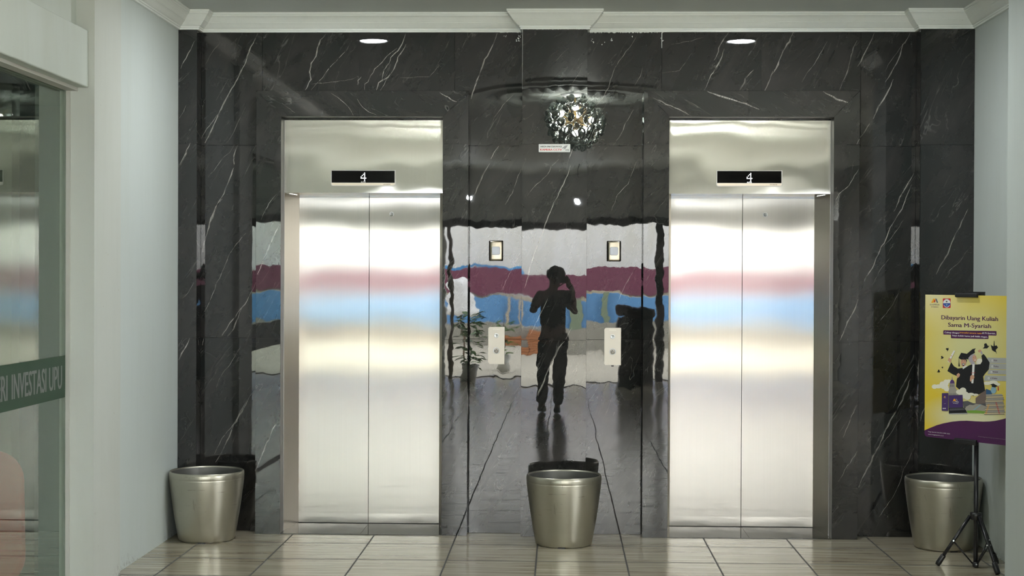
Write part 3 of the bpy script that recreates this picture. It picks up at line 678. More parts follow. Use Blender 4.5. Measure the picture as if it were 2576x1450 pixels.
# the hall widens behind the right pillar
M_SIDE = plaster('dark_grey_side_paint', (.20, .20, .19), .2)  # dark grey wall paint
struct(MB().box(2.70, 4.3, -1.86, -1.80, 0, ZC).build('wall_return_right', M_SIDE))
mb = MB(); mb.box(4.2, 4.3, -13.9, -6.9, 0, ZC); mb.box(4.2, 4.3, -6.9, -4.6, 0, 1.0); mb.box(4.2, 4.3, -6.9, -4.6, 2.6, ZC); mb.box(4.2, 4.3, -4.6, -1.86, 0, ZC)
struct(mb.build('wall_side_right', M_SIDE))    # gap between the piers is added, out of view, to let in more daylight
# front beam of the lobby, stepped
M_BEAM = plaster('beam_paint', (.64, .64, .60), .3, False); M_SHUT = plain('dark_shutter_box', (.03, .03, .03), .5, .3)
mb = MB(); mb.box(-7, 4.4, -14.3, -13.9, 2.90, ZC+.15); mb.box(-7, 4.4, -14.3, -14.0, 2.72, 2.90); mb.box(-7, 4.4, -14.3, -14.08, 2.46, 2.72)
struct(mb.build('trim_7', M_BEAM))
struct(MB().box(-2.4, 4.2, -14.32, -14.06, 2.35, 2.46).build('trim_8', M_SHUT))
struct(MB().box(3.85, 4.4, -14.3, -13.95, 0, 2.46).build('wall_front_right', M_BEAM))
struct(MB().box(-7, -2.44, -14.3, -13.9, 0, 2.46).build('wall_front_left', M_BEAM))
M_EDGE = plain('dark_edge_stone', (.05, .045, .045), .4)
struct(MB().box(-2.4, 4.2, -14.72, -14.6, -.12, .012).build('trim_9', M_EDGE))

# ---------------------------------------------------------------- cornice
prof = [(0, ZT-.006), (.013, ZT-.006), (.013, ZT+.004), (.019, ZT+.006), (.019, ZT+.014), (.024, ZT+.016), (.030, ZT+.020), (.038, ZT+.028), (.046, ZT+.037),
        (.053, ZT+.044), (.056, ZT+.0445), (.056, ZT+.047), (.059, ZT+.050), (.066, ZT+.060), (.075, ZT+.072), (.083, ZT+.080), (.088, ZT+.083), (.088, ZT+.090), (.094, ZT+.092), (.094, ZT+.104), (0, ZT+.104)]
path = [(-2.393, -13.8), (-2.393, -1.80), (-2.302, -1.80), (-2.302, -1.35), (XL, -1.35), (XL, 0), (PXL[1], 0), (PXL[1], .11), (PXC[0], .11), (PXC[0], 0), (PXC[1], 0), (PXC[1], .11), (PXR[0], .11), (PXR[0], 0),
        (XR, 0), (XR, -1.35), (2.285, -1.35), (2.285, -1.80), (2.7, -1.80)]
def cornice(path):
    mb = MB(); off = []
    for i, p in enumerate(path):
        p = Vector(p); a = (p-Vector(path[i-1])).normalized() if i else None; c = (Vector(path[i+1])-p).normalized() if i < len(path)-1 else None
        na = Vector((a.y, -a.x)) if a else None; nc = Vector((c.y, -c.x)) if c else None
        if na is None: d = nc
        elif nc is None: d = na
        else: d = (na+nc)/(1+na.dot(nc))
        off.append((p, d))
    for i in range(len(off)-1):
        for (r0, z0), (r1, z1) in zip(prof, prof[1:]):
            A, B = off[i], off[i+1]
            q = [A[0]+A[1]*r0, B[0]+B[1]*r0, B[0]+B[1]*r1, A[0]+A[1]*r1]
            mb.face([(q[0].x, q[0].y, z0), (q[1].x, q[1].y, z0), (q[2].x, q[2].y, z1), (q[3].x, q[3].y, z1)])
    return struct(mb.build('trim_10', M_CORN))
cornice(path)

# ---------------------------------------------------------------- shopfront glass on the left
GX = -2.44
win = bpy.data.objects.new('window_1', None); COL.objects.link(win); win.location = (GX, -1.80, 0); win['kind'] = 'structure'; win['label'] = 'tall shopfront glass with a green frosted lettering band, beside the left pillar'
def wl(mb, name, mat, **k):
    mb.v = [(x-GX, y+1.80, z) for x, y, z in mb.v]; return mb.build(name, mat, win, **k)
for y0, y1 in ((-4.40, -1.812), (-7.0, -4.404), (-9.6, -7.004), (-12.2, -9.604)):
    wl(MB().box(GX-.010, GX, y0, y1, .012, 2.489), 'glass_pane', M_GLASS)
M_FRAME = plaster('frame_paint', (.46, .46, .42), .3, False)
mb = MB(); mb.box(GX-.03, GX+.02, -1.812, -1.80, 0, 2.505); mb.box(GX-.03, GX+.055, -12.2, -1.80, 2.489, 2.505); mb.box(GX-.03, GX+.015, -12.2, -1.80, 0, .012)
wl(mb, 'glass_frame', M_FRAME)
struct(MB().box(-2.5, -2.38, -13.9, -12.2, 0, 2.505).build('wall_front_pier', M_LINT))
m_, t_, b_ = nt('frosted_film'); 
b_.inputs['Base Color'].default_value = (.062, .105, .075, 1); b_.inputs['Roughness'].default_value = .5; b_.inputs['Specular IOR Level'].default_value = .15
mx = N(t_, 'ShaderNodeMixShader'); tr = N(t_, 'ShaderNodeBsdfTransparent'); mx.inputs[0].default_value = .93; tr.inputs[0].default_value = (.7, .9, .75, 1)
t_.links.new(tr.outputs[0], mx.inputs[1]); t_.links.new(b_.outputs[0], mx.inputs[2]); t_.links.new(mx.outputs[0], t_.nodes['Material Output'].inputs[0])
t_.links.new(mixc(t_, noise(t_, obj_co(t_), 3, 3), (.032, .060, .038), (.048, .082, .055)), b_.inputs['Base Color'])
M_FILM = m_
band = wl(MB().box(GX, GX+.0012, -4.40, -1.822, .979, 1.185), 'frosted_band', M_FILM)
M_LETTER = plain('pale_film_letter', (.135, .14, .135), .45)
mb = MB(); add_text(mb, 'INVESTASI UPU', .12, lambda a, c: (.0016, a+1.80-2.545, c*1.0+1.030), bold=.003, width=.675)
add_text(mb, 'GALERI', .12, lambda a, c: (.0016, a+1.80-2.925, c+1.030), bold=.003, width=.325)
zs = [p[2] for p in mb.v]; z0, z1 = min(zs), max(zs)
mb.v = [(x, y, 1.025+(z-z0)/(z1-z0)*.114) for x, y, z in mb.v]
mb.build('lettering', M_LETTER, win)

# the gallery room behind the glass
M_DARKW = plain('gallery_wall_paint', (.045, .065, .055), .7); M_BEIGE = plaster('beige_column', (.30, .29, .23), .2, False)
struct(MB().box(-6.6, -6.5, -13.9, .3, 0, ZC).build('wall_gallery_side', M_DARKW))
struct(MB().box(-6.5, XL-.12, .02, .128, 0, ZC).build('wall_gallery_back', M_DARKW))
struct(MB().box(-3.115, -2.985, -1.06, -.94, 0, ZC).build('trim_11', M_BEIGE))
struct(MB().box(-6.5, -2.48, -12, .02, 2.62, 2.68).build('ceiling_gallery', M_DARKW))

gl_ = empty('added_panel_light', 'added flat square lamp, out of view, brightening the gallery behind the shopfront glass', 'ceiling light', (-3.4, -3.4, 2.62))  # added lamp, out of view, so the red chair shows through the glass
MB().box(-.16, .16, -.16, .16, -.02, 0).build('lamp_frame', M_LAMPRIM, gl_)
M_PANEL = plain('added_panel_glow', (1, 1, 1), .5, emit=(1, .98, .92), es=8)
MB().box(-.14, .14, -.14, .14, -.024, -.0205).build('diffuser', M_PANEL, gl_)

# ---------------------------------------------------------------- red chair behind the glass
M_RED = plain('red_upholstery', (.40, .045, .030), .6); M_CHROME = plain('chair_chrome', (.6, .6, .6), .15, 1)
ch = empty('waiting_chair', 'red chair with rounded back seen dimly through the left shopfront glass', 'chair', (-2.80, -2.05, 0), math.radians(38))
def cushion(w, d, h, r, n=6):
    mb = MB(); rows = []
    for k, (s_, z) in enumerate(((.90, 0), (.97, .15), (1, .35), (1, .65), (.97, .85), (.88, 1))):
        P = rrect(-w/2*s_, w/2*s_, -d/2*s_, d/2*s_, r*s_, n); rows.append([(x, y, z*h) for x, y in P])
    mb.grid(rows, cap0=True, cap1=True); return mb
mb = cushion(.46, .44, .09, .09); mb.v = [(x, y+.22, z+.36) for x, y, z in mb.v]; mb.build('seat', M_RED, ch)
mb = cushion(.46, .66, .06, .15, 8); mb.v = [(x, .0-z+.02*(y/.33), y+.405) for x, y, z in mb.v]; mb.build('backrest', M_RED, ch)
for sx in (-1, 1):
    for sy in (0, 1):
        MB().tube([(sx*.18, .05+.34*sy, .37), (sx*.21, .02+.42*sy, .0)], .011).build('leg', M_CHROME, ch)

# ---------------------------------------------------------------- pots
def pot(x, y, rz, label, tilt=0):
    t = empty('planter_pot', label, 'planter pot', (x, y, 0), math.radians(rz), group='empty metallic planter pots along the marble wall')
    R, H = .2235, .4135
    prof = [(.155, .0), (.1625, .004), (.1680, .014), (.1745, .05), (.1835, .10), (.1935, .16), (.2025, .22), (.2105, .28), (.2170, .33), (.2210, .368), (.2212, .3725), (.2204, .3740), (.2212, .3760), (.2222, .388), (.2220, .400), (.2195, .4105), (.2165, H)]
    mb = MB(); mb.lathe(prof, n=96); mb.grid([[(r*math.cos(a*math.pi/48), r*math.sin(a*math.pi/48), z) for a in range(96)] for r, z in ((.2165, H), (.2125, .4125), (.2100, .4050))])
    mb.lathe([(.0, .0015), (.155, .0)], n=96)
    mb.build('pot_body', M_POT, t)
    mb = MB(); mb.lathe([(.2100, .4050), (.2080, .38), (.2035, .30), (.196, .22), (.186, .14), (.172, .05), (.155, .02), (.0, .019)], n=96)
    mb.build('inner_wall', M_POTIN, t)
    mb = MB(); mb.prism(rrect(-.022, .022, .0005, .0065, .002, 2), -.1655, -.155); mb.build('drain_notch', M_BLACK, t)
    return t
pot(-2.116, -.200, 3, 'grey silver planter pot against the left white wall, left of the left lift')
pot(.022, -.243, -4, 'olive gold planter pot in front of the middle marble pier between the lifts')
pot(2.250, -.233, 8, 'grey gold planter pot in the right corner behind the black tripod stand')

# ---------------------------------------------------------------- poster stand
TH = math.radians(-53)                     # the board turns towards the hall
PC = Vector((2.232, -.835))                # middle of the board, on plan
st = empty('poster_stand', 'black tripod stand clamping the yellow poster by the right wall', 'display stand', (2.272, -.852, 0))
def LT(p): return (p[0]-2.272, p[1]+.852, p[2])
px_, py_ = 0, 0
MB().tube([(0, 0, .012), (0, 0, .70)], .0125, 20).build('pole', M_TUBE, st)
MB().tube([(0, .004, .60), (0, .004, 1.475)], .0095, 16).build('inner_pole', M_TUBE, st)
mb = MB(); mb.lathe([(.0, .262), (.024, .262), (.029, .267), (.031, .292), (.030, .302), (.0, .303)], n=20); mb.build('hub', M_BLACK, st)
feet = [(2.081, -.805), (2.335, -1.046), (2.415, -.741)]
for fx, fy in feet:
    d = Vector((fx-2.272, fy+.852, 0)); u = d.normalized(); a = u*.030+Vector((0, 0, .283)); b = d+Vector((0, 0, .014))
    lg = MB().tube([a, b], .0095, 14).build('leg', M_TUBE, st)
    w = (a-b).normalized(); mb = MB(); mb.tube([b+w*.055, b+w*.05, b+w*.004, b-w*.010], [.0125, .0145, .0155, .013], 16); mb.build('rubber_foot', M_BLACK, lg)
    k = a.lerp(b, .52); mb = MB(); mb.tube([k+Vector((0, 0, -.004)), u*.016+Vector((0, 0, .022))], .0042, 8); mb.build('brace', M_TUBE, st)
    mb = MB(); s_ = Vector((-u.y, u.x, 0)); mb.tube([k-s_*.012, k+s_*.012], .0045, 10); mb.build('rivet', M_RING, lg)
mb = MB(); mb.lathe([(0, .004), (.015, .004), (.017, .012), (.017, .030), (.013, .034), (.013, .034)], n=16); mb.build('lower_collar', M_BLACK, st)
MB().tube([(0, -.020, .021), (0, .02, .021)], .004, 10).build('collar_bolt', M_RING, st)
MB().tube([(0, 0, .69), (0, 0, .71)], .0165, 16).build('height_clamp', M_BLACK, st)
Mp = Matrix.Translation(Vector((PC.x, PC.y, 0))) @ Matrix.Rotation(TH, 4, 'Z')
def clip(z0, z1, up, name, shiftx):
    # a rounded gutter of black plastic that grips the edge of the board
    mb = MB(); sec = []
    for a in range(9):
        q = math.pi*a/8; sec.append((-.010-.006*math.cos(q-math.pi/2)*1.2, .5+.5*math.sin(q-math.pi/2)))
    rows = []
    for x in (-.072+shiftx, .072+shiftx):
        r = [(x, -.0125, z0), (x, -.0165, z0+.2*(z1-z0)), (x, -.0165, z0+.8*(z1-z0)), (x, -.0125, z1), (x, .012, z1), (x, .012, z0)]
        rows.append(r)
    mb.grid(rows, closed=True, sm=False, cap0=True, cap1=True)
    mb.v = [LT((Mp @ Vector(p))) for p in mb.v]
    return mb.build(name, M_BLACK, st, bevel=.0025)
clip(1.478, 1.502, True, 'top_clip', -.012); clip(.673, .702, False, 'bottom_clip', -.012)
mb = MB(); mb.box(-.016, .086, .013, .026, 1.488, 1.510); mb.v = [LT(Mp @ Vector(p)) for p in mb.v]; mb.build('top_arm', M_BLACK, st)
MB().tube([LT(Mp @ Vector((-.010, .012, 1.47))), (0, .004, 1.465)], .008, 8).build('clip_bracket', M_BLACK, st)
MB().tube([LT(Mp @ Vector((-.010, .012, .69))), (0, 0, .695)], .008, 8).build('clip_bracket', M_BLACK, st)

# ---------------------------------------------------------------- poster artwork (flat print, real size .60 x .80 m)
PW, PH, PB = .60, .80, .690
po = bpy.data.objects.new('poster', None); COL.objects.link(po); po.location = (PC.x, PC.y, PB); po.rotation_euler = (0, 0, TH)
po['label'] = 'yellow and purple graduation poster clamped on the black tripod stand'; po['category'] = 'poster'
def A(zx, zy, sec=0):                       # layout grid of the print -> metres on the sheet
    x = 2300+zx/6.591; y = (720 if sec == 0 else 920)+zy/6.591
    k = (x-2331)/237; e = 1+.052*k
    u = k*(1-.0) * (1.026-.026*k)
    top = 741+.022*(x-2331); h = 357*(1+.0525*(x-2331)/199)
    return (u*PW-PW/2, PH*(1-(y-top)/h))
def pm(name, col, rough=.35, g=None):
    m_, t, b = nt(name); b.inputs['Roughness'].default_value = rough
    co = obj_co(t); n = noise(t, co, 6, 4, .6)
    if g: t.links.new(mixc(t, n, col, g), b.inputs['Base Color'])
    else: t.links.new(mixc(t, math_n(t, 'MULTIPLY', n, .2), col, tuple(c*.7 for c in col)), b.inputs['Base Color'])
    return m_
m_, t_, b_ = nt('poster_yellow'); co_ = obj_co(t_)
def blob(cx, cz, rx, rz):
    q = mapping(t_, co_, loc=(-cx/rx, 0, -cz/rz), sc=(1/rx, 0, 1/rz)); g = N(t_, 'ShaderNodeVectorMath', operation='LENGTH'); t_.links.new(q, g.inputs[0])
    return math_n(t_, 'SUBTRACT', 1, g.outputs['Value'], True)
c_ = (.72, .545, .045)
c_ = mixc(t_, math_n(t_, 'MULTIPLY', blob(.02, .52, .42, .34), 1.3, True), c_, (.64, .62, .30))
c_ = mixc(t_, math_n(t_, 'MULTIPLY', blob(-.24, .80, .26, .22), 1.1, True), c_, (.72, .66, .36))
c_ = mixc(t_, math_n(t_, 'MULTIPLY', blob(.03, .13, .36, .14), 1.6, True), c_, (.70, .68, .42))
t_.links.new(c_, b_.inputs['Base Color']); b_.inputs['Roughness'].default_value = .38; M_PY = m_
PMATS = {'y': M_PY, 'p': pm('poster_purple', (.070, .010, .075)), 'w': pm('poster_white', (.78, .78, .76)), 'k': pm('poster_black', (.008, .008, .010)), 'r': pm('poster_red', (.55, .02, .03)),
         'b': pm('poster_blue', (.03, .07, .33)), 'o': pm('poster_orange', (.85, .38, .02)), 'g': pm('poster_grey', (.42, .43, .42)), 'd': pm('poster_dark_grey', (.09, .09, .10)), 's': pm('poster_skin', (.62, .34, .22)),
         'n': pm('poster_navy', (.035, .020, .12), g=(.09, .035, .16)), 'c': pm('poster_cloud', (.72, .70, .55), g=(.80, .78, .70)), 'h': pm('poster_headscarf', (.42, .38, .42)), 'e': pm('poster_grass', (.20, .38, .05)), 't': pm('poster_stone', (.45, .42, .36), g=(.25, .23, .20)),
         'm': pm('poster_brown', (.12, .085, .075), g=(.20, .15, .13)), 'u': pm('poster_pale_blue', (.25, .42, .52)), 'l': pm('poster_building_blue', (.03, .10, .22)), 'q': pm('poster_book', (.55, .46, .30)), 'x': pm('poster_taupe', (.30, .27, .23))}
KEYS = list(PMATS)
lay = [0]
sheet = MB(); P = rrect(-PW/2, PW/2, 0, PH, .018, 5, (1, 1, 0, 0)); sheet.prism(P, 0, .003)
sheet.build('poster_sheet', [M_PY], po)
art = MB()
def pg(c, pts, sec=0, raw=False):
    lay[0] += 1; y = -.0002-.000012*lay[0]
    q = [p if raw else A(p[0], p[1], sec) for p in pts]
    ar = sum(q[i][0]*q[(i+1) % len(q)][1]-q[(i+1) % len(q)][0]*q[i][1] for i in range(len(q)))
    if ar < 0: q = q[::-1]
    art.face([(x, y, z) for x, z in q], mi=KEYS.index(c), uv=q)
def ell(c, cx, cy, rx, ry, sec=0, n=20, rot=0):
    pg(c, [(cx+rx*math.cos(2*math.pi*i/n)*math.cos(rot)-ry*math.sin(2*math.pi*i/n)*math.sin(rot), cy+rx*math.cos(2*math.pi*i/n)*math.sin(rot)+ry*math.sin(2*math.pi*i/n)*math.cos(rot)) for i in range(n)], sec)
def tx(c, s, zx0, zx1, zb, zh, sec=0, bold=0):
    """line of print from zx0 to zx1 on baseline zb, capital height zh"""
    lay[0] += 1; y = -.0002-.000012*lay[0]
    x0, z0 = A(zx0, zb, sec); x1, z1 = A(zx1, zb, sec); h = zh/6.591/365*PH
    V, Fc = text_tris(s, h/.70, 0, abs(x1-x0))
    for q, d in enumerate((0,) if not bold else (-bold, 0, bold)):
        for f in Fc: art.face([(x0+V[i].x+d, y-q*3e-6, (z0+z1)/2+V[i].y) for i in f], mi=KEYS.index(c))
# bottom wave
wave = [A(p, q, 1) for p, q in ((212, 1072), (300, 1035), (420, 990), (540, 960), (680, 935), (820, 922), (950, 920), (1080, 930), (1230, 938), (1340, 936), (1440, 925), (1560, 900), (1680, 865), (1762, 850))]
wave[0] = (-PW/2, wave[0][1]); wave[-1] = (PW/2, wave[-1][1])
pg('p', wave[::-1]+rrect(-PW/2, PW/2, 0, PH, .018)[:12], raw=True)
# logos
pg('o', [(308, 275), (345, 205), (372, 205), (352, 275)]); pg('o', [(345, 205), (372, 205), (388, 240), (372, 275), (350, 235)]); pg('r', [(352, 250), (372, 275), (388, 240), (372, 225)])
pg('d', [(380, 205), (402, 205), (432, 275), (410, 275)]); pg('g', [(398, 205), (410, 205), (436, 268), (428, 272)])
tx('d', 'BANK', 286, 362, 318, 25); tx('d', 'MEGA', 364, 456, 318, 25, bold=.00035); tx('p', 'SYARIAH', 310, 436, 352, 16, bold=.0004)
pg('r', [(516, 212), (524, 204), (646, 204), (654, 212), (654, 356), (646, 364), (524, 364), (516, 356)])
ell('w', 585, 283, 64, 74, n=28)
pg('b', [(585+64*math.cos(a*math.pi/14), 283+74*math.sin(a*math.pi/14)) for a in range(15)])
pg('k', [(562, 254), (583, 244), (604, 254), (583, 265)]); pg('k', [(572, 262), (583, 268), (594, 262), (594, 270), (572, 270)])
pg('w', [(540, 312), (560, 336), (585, 345), (610, 336), (632, 312), (636, 322), (612, 348), (585, 356), (558, 348), (536, 322)]); pg('u', [(572, 300), (598, 300), (598, 322), (572, 322)])
pg('d', [(538, 232), (560, 216), (585, 210), (612, 216), (632, 232), (630, 238), (610, 222), (585, 217), (560, 222), (542, 238)])
# headline
tx('p', 'Dibayarin Uang Kuliah', 493, 1472, 560+8, 70, bold=.0009); tx('p', 'Sama M-Syariah', 613, 1354, 682+6, 68, bold=.0009)
pg('p', [(538, 732), (1440, 752), (1449, 760), (1449, 822), (1440, 828), (536, 803), (528, 796), (528, 740)]); pg('p', [(664, 805), (1313, 822), (1313, 876), (1306, 883), (672, 866), (664, 860)])
tx('w', 'Cukup dengan', 552, 806, 784, 26, bold=.00035); tx('o', 'transaksi secara rutin', 815, 1196, 792, 26, bold=.00035); tx('w', 'di M-Syariah,', 1204, 1432, 800, 26, bold=.00035)
tx('w', 'biaya kuliah kamu jadi lebih ringan.', 688, 1298, 846, 26, bold=.00035)
# flying caps
for cx, cy, w, r, sec in ((607, 1052, 34, -1.1, 0), (512, 1190, 34, -.4, 0), (520, 1352, 20, -1.2, 0), (450, 100, 34, .1, 1), (1272, 1015, 62, -.2, 0), (1400, 1040, 75, 1.15, 0)):
    pts = [(-1, .25), (-.1, -.35), (1, -.1), (.25, .45)]; cp = [(-.45, -.1), (-.35, -.9), (.25, -1.0), (.55, -.2)]
    rotp = lambda L: [(cx+w*(a*math.cos(r)-b*math.sin(r)), cy+w*(a*math.sin(r)+b*math.cos(r))) for a, b in L]
    pg('k', rotp(pts), sec); pg('k', rotp(cp), sec)
pg('k', [(1406, 915), (1413, 915), (1422, 1010), (1458, 1130), (1450, 1125), (1400, 1010)])
# service list on the right
for i, (a, b, x0, s, w1) in enumerate(((1192, 1285, 1300, 'PLN', 1458), (1290, 1385, 1330, 'Pulsa', 1487), (1392, 1470, 1320, 'PDAM', 1476), (1486, 1580, 1260, 'e-Wallet', 1468))):
    pg('g', [(x0, a), (1500, a+6), (1640, a+10), (1660, a+30), (1660, b-4), (1640, b+6), (x0-20, b-4)])
    cx = 1383 if i < 3 else 1323; cx = 1368 if i == 2 else cx; cy = (a+b)/2+3
    ell('w', cx, cy, 17, 17); pg('k', [(cx-10, cy-3), (cx-3, cy+4), (cx+10, cy-10), (cx+12, cy-7), (cx-3, cy+10), (cx-13, cy)])
    tx('p', s, cx+24, w1, cy+10, 22, bold=.0004)
# clouds, dome, buildings
for cx, cy, rx, ry in ((380, 348, 50, 38), (450, 345, 60, 34), (520, 310, 52, 48), (580, 290, 50, 60), (560, 360, 70, 34), (630, 260, 40, 30), (600, 400, 50, 30)): ell('c', cx, cy, rx, ry, 1, 14)
for cx, cy, rx, ry in ((1300, 300, 70, 30), (1400, 290, 80, 34), (1460, 320, 60, 24), (1170, 520-270, 60, 45)): ell('c', cx, cy, rx, ry, 1, 14)
ell('c', 1165, 1265, 60, 60, 0, 14)
pg('t', [(640, 345), (648, 300), (735, 300), (745, 345), (752, 370), (765, 395), (800, 420), (800, 492), (632, 492), (626, 430), (640, 380)], 1)
pg('n', [(650, 300), (655, 265), (668, 245), (690, 232), (712, 245), (727, 265), (735, 300)], 1); pg('t', [(680, 236), (682, 210), (688, 180), (692, 180), (698, 210), (702, 236)], 1)
for k in range(4): pg('d', [(655+k*20, 315), (663+k*20, 315), (663+k*20, 355), (655+k*20, 355)], 1)
for k in range(6): pg('d', [(645+k*20, 465), (652+k*20, 460), (652+k*20, 490), (645+k*20, 490)], 1)
pg('m', [(1100, 545), (1280, 400), (1280, 640), (1100, 640)], 1); pg('l', [(1280, 392), (1380, 430), (1380, 520), (1280, 500)], 1)
pg('d', [(880, 600), (960, 590), (1060, 630), (1180, 640), (1280, 630), (1290, 720), (900, 720)], 1)
pg('t', [(930, 690), (1000, 655), (1060, 662), (1110, 640), (1190, 650), (1290, 690), (1290, 760), (930, 752)], 1); pg('u', [(1050, 745), (1180, 652), (1195, 660), (1080, 748)], 1)
pg('e', [(945, 752), (1100, 748), (1300, 768), (1300, 812), (1180, 800), (960, 790)], 1)
# graduates
pg('k', [(1040, 1300), (1110, 1305), (1180, 1300), (1210, 1250), (1195, 1160), (1230, 1130), (1260, 1160), (1338, 1275), (1322, 1390), (1258, 1460), (1225, 1510), (1240, 1600), (1262, 1740), (1170, 1800), (1060, 1830), (960, 1770), (820, 1720), (758, 1670), (770, 1560), (790, 1500), (700, 1465), (606, 1410), (672, 1265), (720, 1330), (790, 1370), (860, 1360), (900, 1370), (980, 1320)])
pg('h', [(1168, 1090), (1200, 1080), (1222, 1128), (1196, 1142)]); pg('s', [(1132, 1080), (1160, 1058), (1188, 1062), (1196, 1085), (1168, 1104), (1150, 1104)])
ell('h', 1040, 1205, 68, 80); pg('h', [(1005, 1260), (1080, 1280), (1100, 1300), (1050, 1316), (1015, 1300)]); ell('s', 1078, 1205, 36, 56, rot=-.15)
pg('w', [(1075, 1228), (1102, 1222), (1092, 1240), (1078, 1240)]); pg('k', [(1052, 1188), (1066, 1183), (1068, 1188), (1054, 1192)]); pg('k', [(1086, 1180), (1098, 1176), (1100, 1181), (1088, 1185)])
pg('k', [(940, 1130), (1040, 1050), (1100, 1036), (1075, 1070), (1085, 1110), (1010, 1150), (975, 1190), (945, 1175)])
ell('s', 886, 1265, 48, 74, rot=.08); pg('k', [(838, 1215), (862, 1200), (930, 1195), (945, 1240), (935, 1265), (925, 1225), (850, 1222)]); 
pg('k', [(800, 1190), (845, 1108), (975, 1132), (970, 1222), (880, 1195), (838, 1220)]); pg('k', [(803, 1190), (808, 1190), (812, 1270), (826, 1335), (798, 1335), (803, 1270)])
pg('k', [(860, 1290), (885, 1280), (908, 1292), (900, 1318), (885, 1330), (866, 1316)]); pg('w', [(868, 1293), (885, 1289), (902, 1294), (898, 1308), (872, 1308)]); pg('k', [(856, 1240), (874, 1236), (874, 1243), (857, 1247)]); pg('k', [(895, 1236), (913, 1238), (912, 1245), (896, 1243)])
pg('w', [(870, 1345), (930, 1320), (955, 1330), (900, 1365), (880, 1385)])
pg('w', [(640, 1200), (712, 1070), (742, 1075), (668, 1215)]); pg('r', [(664, 1150), (690, 1160), (688, 1166), (662, 1156)]); pg('s', [(612, 1235), (630, 1190), (660, 1200), (672, 1225), (665, 1275), (640, 1262)]); pg('w', [(612, 1240), (640, 1262), (632, 1268), (610, 1252)])
pg('s', [(770, 150), (800, 125), (828, 145), (822, 180), (790, 210), (772, 190)], 1)
pg('w', [(1042, 1300), (1082, 1300), (1072, 1500), (1060, 1500+115), (1026, 1500+112), (1036, 1480)]); pg('r', [(1018, 1442), (1092, 1440), (1092, 1446), (1018, 1448)]); 
pg('s', [(1008, 180), (1030, 160), (1070, 165), (1080, 200), (1062, 235), (1030, 262), (1010, 270), (1000, 250)], 1); pg('w', [(1034, 235), (1064, 232), (1056, 300), (1028, 296)], 1)
for cx, cy, rx, ry in ((820, 440, 60, 40), (880, 420, 60, 52), (900, 490, 90, 60), (960, 520, 60, 55), (1020, 480, 55, 24), (1100, 490, 50, 18), (850, 500, 50, 30)): ell('c', cx, cy, rx, ry, 1, 14)
# phone and laptop
pg('d', [(516, 458), (620, 455), (630, 466), (628, 752), (618, 758), (516, 752), (510, 745), (512, 465)], 1); pg('n', [(520, 464), (616, 462), (622, 470), (620, 748), (518, 746)], 1)
pg('o', [(546, 532), (556, 508), (568, 508), (566, 532)], 1); pg('g', [(568, 508), (576, 514), (584, 532), (572, 532)], 1)
for k in range(3): ell('w', 536+k*20, 712, 8, 10, 1, 10)
tx('g', 'SYARIAH', 546, 586, 544, 8, 1); pg('g', [(552, 628), (560, 628), (560, 636), (552, 636)], 1); pg('g', [(568, 628), (578, 628), (578, 636), (568, 636)], 1)
pg('d', [(632, 492), (876, 488), (890, 702), (634, 706)], 1); pg('n', [(638, 500), (872, 496), (884, 696), (640, 700)], 1)
pg('o', [(708, 592), (724, 554), (746, 554), (752, 592)], 1); pg('o', [(736, 554), (746, 554), (762, 592), (750, 592)], 1); pg('g', [(764, 554), (772, 554), (790, 592), (778, 592)], 1)
tx('g', 'BANK', 694, 750, 614, 16, 1); tx('w', 'MEGA', 752, 810, 614, 16, 1, .0004); tx('w', 'SYARIAH', 710, 798, 636, 10, 1, .0003)
pg('k', [(634, 706), (890, 702), (930, 735), (966, 798), (960, 804), (664, 810), (640, 806)], 1); pg('g', [(640, 796), (962, 790), (966, 802), (955, 810), (650, 812)], 1); pg('d', [(650, 716), (890, 712), (920, 742), (645, 752)], 1)
# books with a cap
for k in range(10):
    y0 = 485+k*34; dx = (k % 3-1)*8; s_ = k*3
    pg('q' if k % 2 else 't', [(1285-s_+dx, y0), (1560+s_+dx, y0-4), (1575+s_+dx, y0+24), (1290-s_+dx, y0+28)], 1); pg('d', [(1282-s_+dx, y0+26), (1578+s_+dx, y0+22), (1578+s_+dx, y0+30), (1286-s_+dx, y0+33)], 1)
ell('u', 1408, 415, 47, 60, 1); pg('k', [(1350, 322), (1405, 305), (1485, 350), (1440, 362)], 1); pg('k', [(1378, 335), (1450, 356), (1440, 372), (1380, 362)], 1); pg('r', [(1482, 352), (1490, 352), (1496, 420), (1478, 425)], 1)
for k in range(2):
    c = 'oor'[k*2]; x0, x1 = ((1325, 1275), (1450, 1510))[k]
    for e in (-6, 8): pg(c, [(x0+e, 650-k*30), (x0+e+5, 650-k*30), (x1+e+5, 815), (x1+e, 815)], 1)
    for q in range(6): f = q/6; pg(c, [(x0+(x1-x0)*f-6, 655-k*30+f*(165+k*30)), (x0+(x1-x0)*f+13, 655-k*30+f*(165+k*30)), (x0+(x1-x0)*f+13, 660-k*30+f*(165+k*30)), (x0+(x1-x0)*f-6, 660-k*30+f*(165+k*30))], 1)
tx('w', 'Mega Syariah Call (021) 2985 2222', 274, 660, 1122, 17, 1); tx('w', 'www.megasyariah.co.id', 274, 545, 1158, 17, 1)
tx('g', 'PT Bank Mega Syariah berizin dan diawasi oleh Otoritas Jasa Keuangan', 1150, 1760, 1222, 10, 1)
art.build('poster_print', [PMATS[k] for k in KEYS], po)

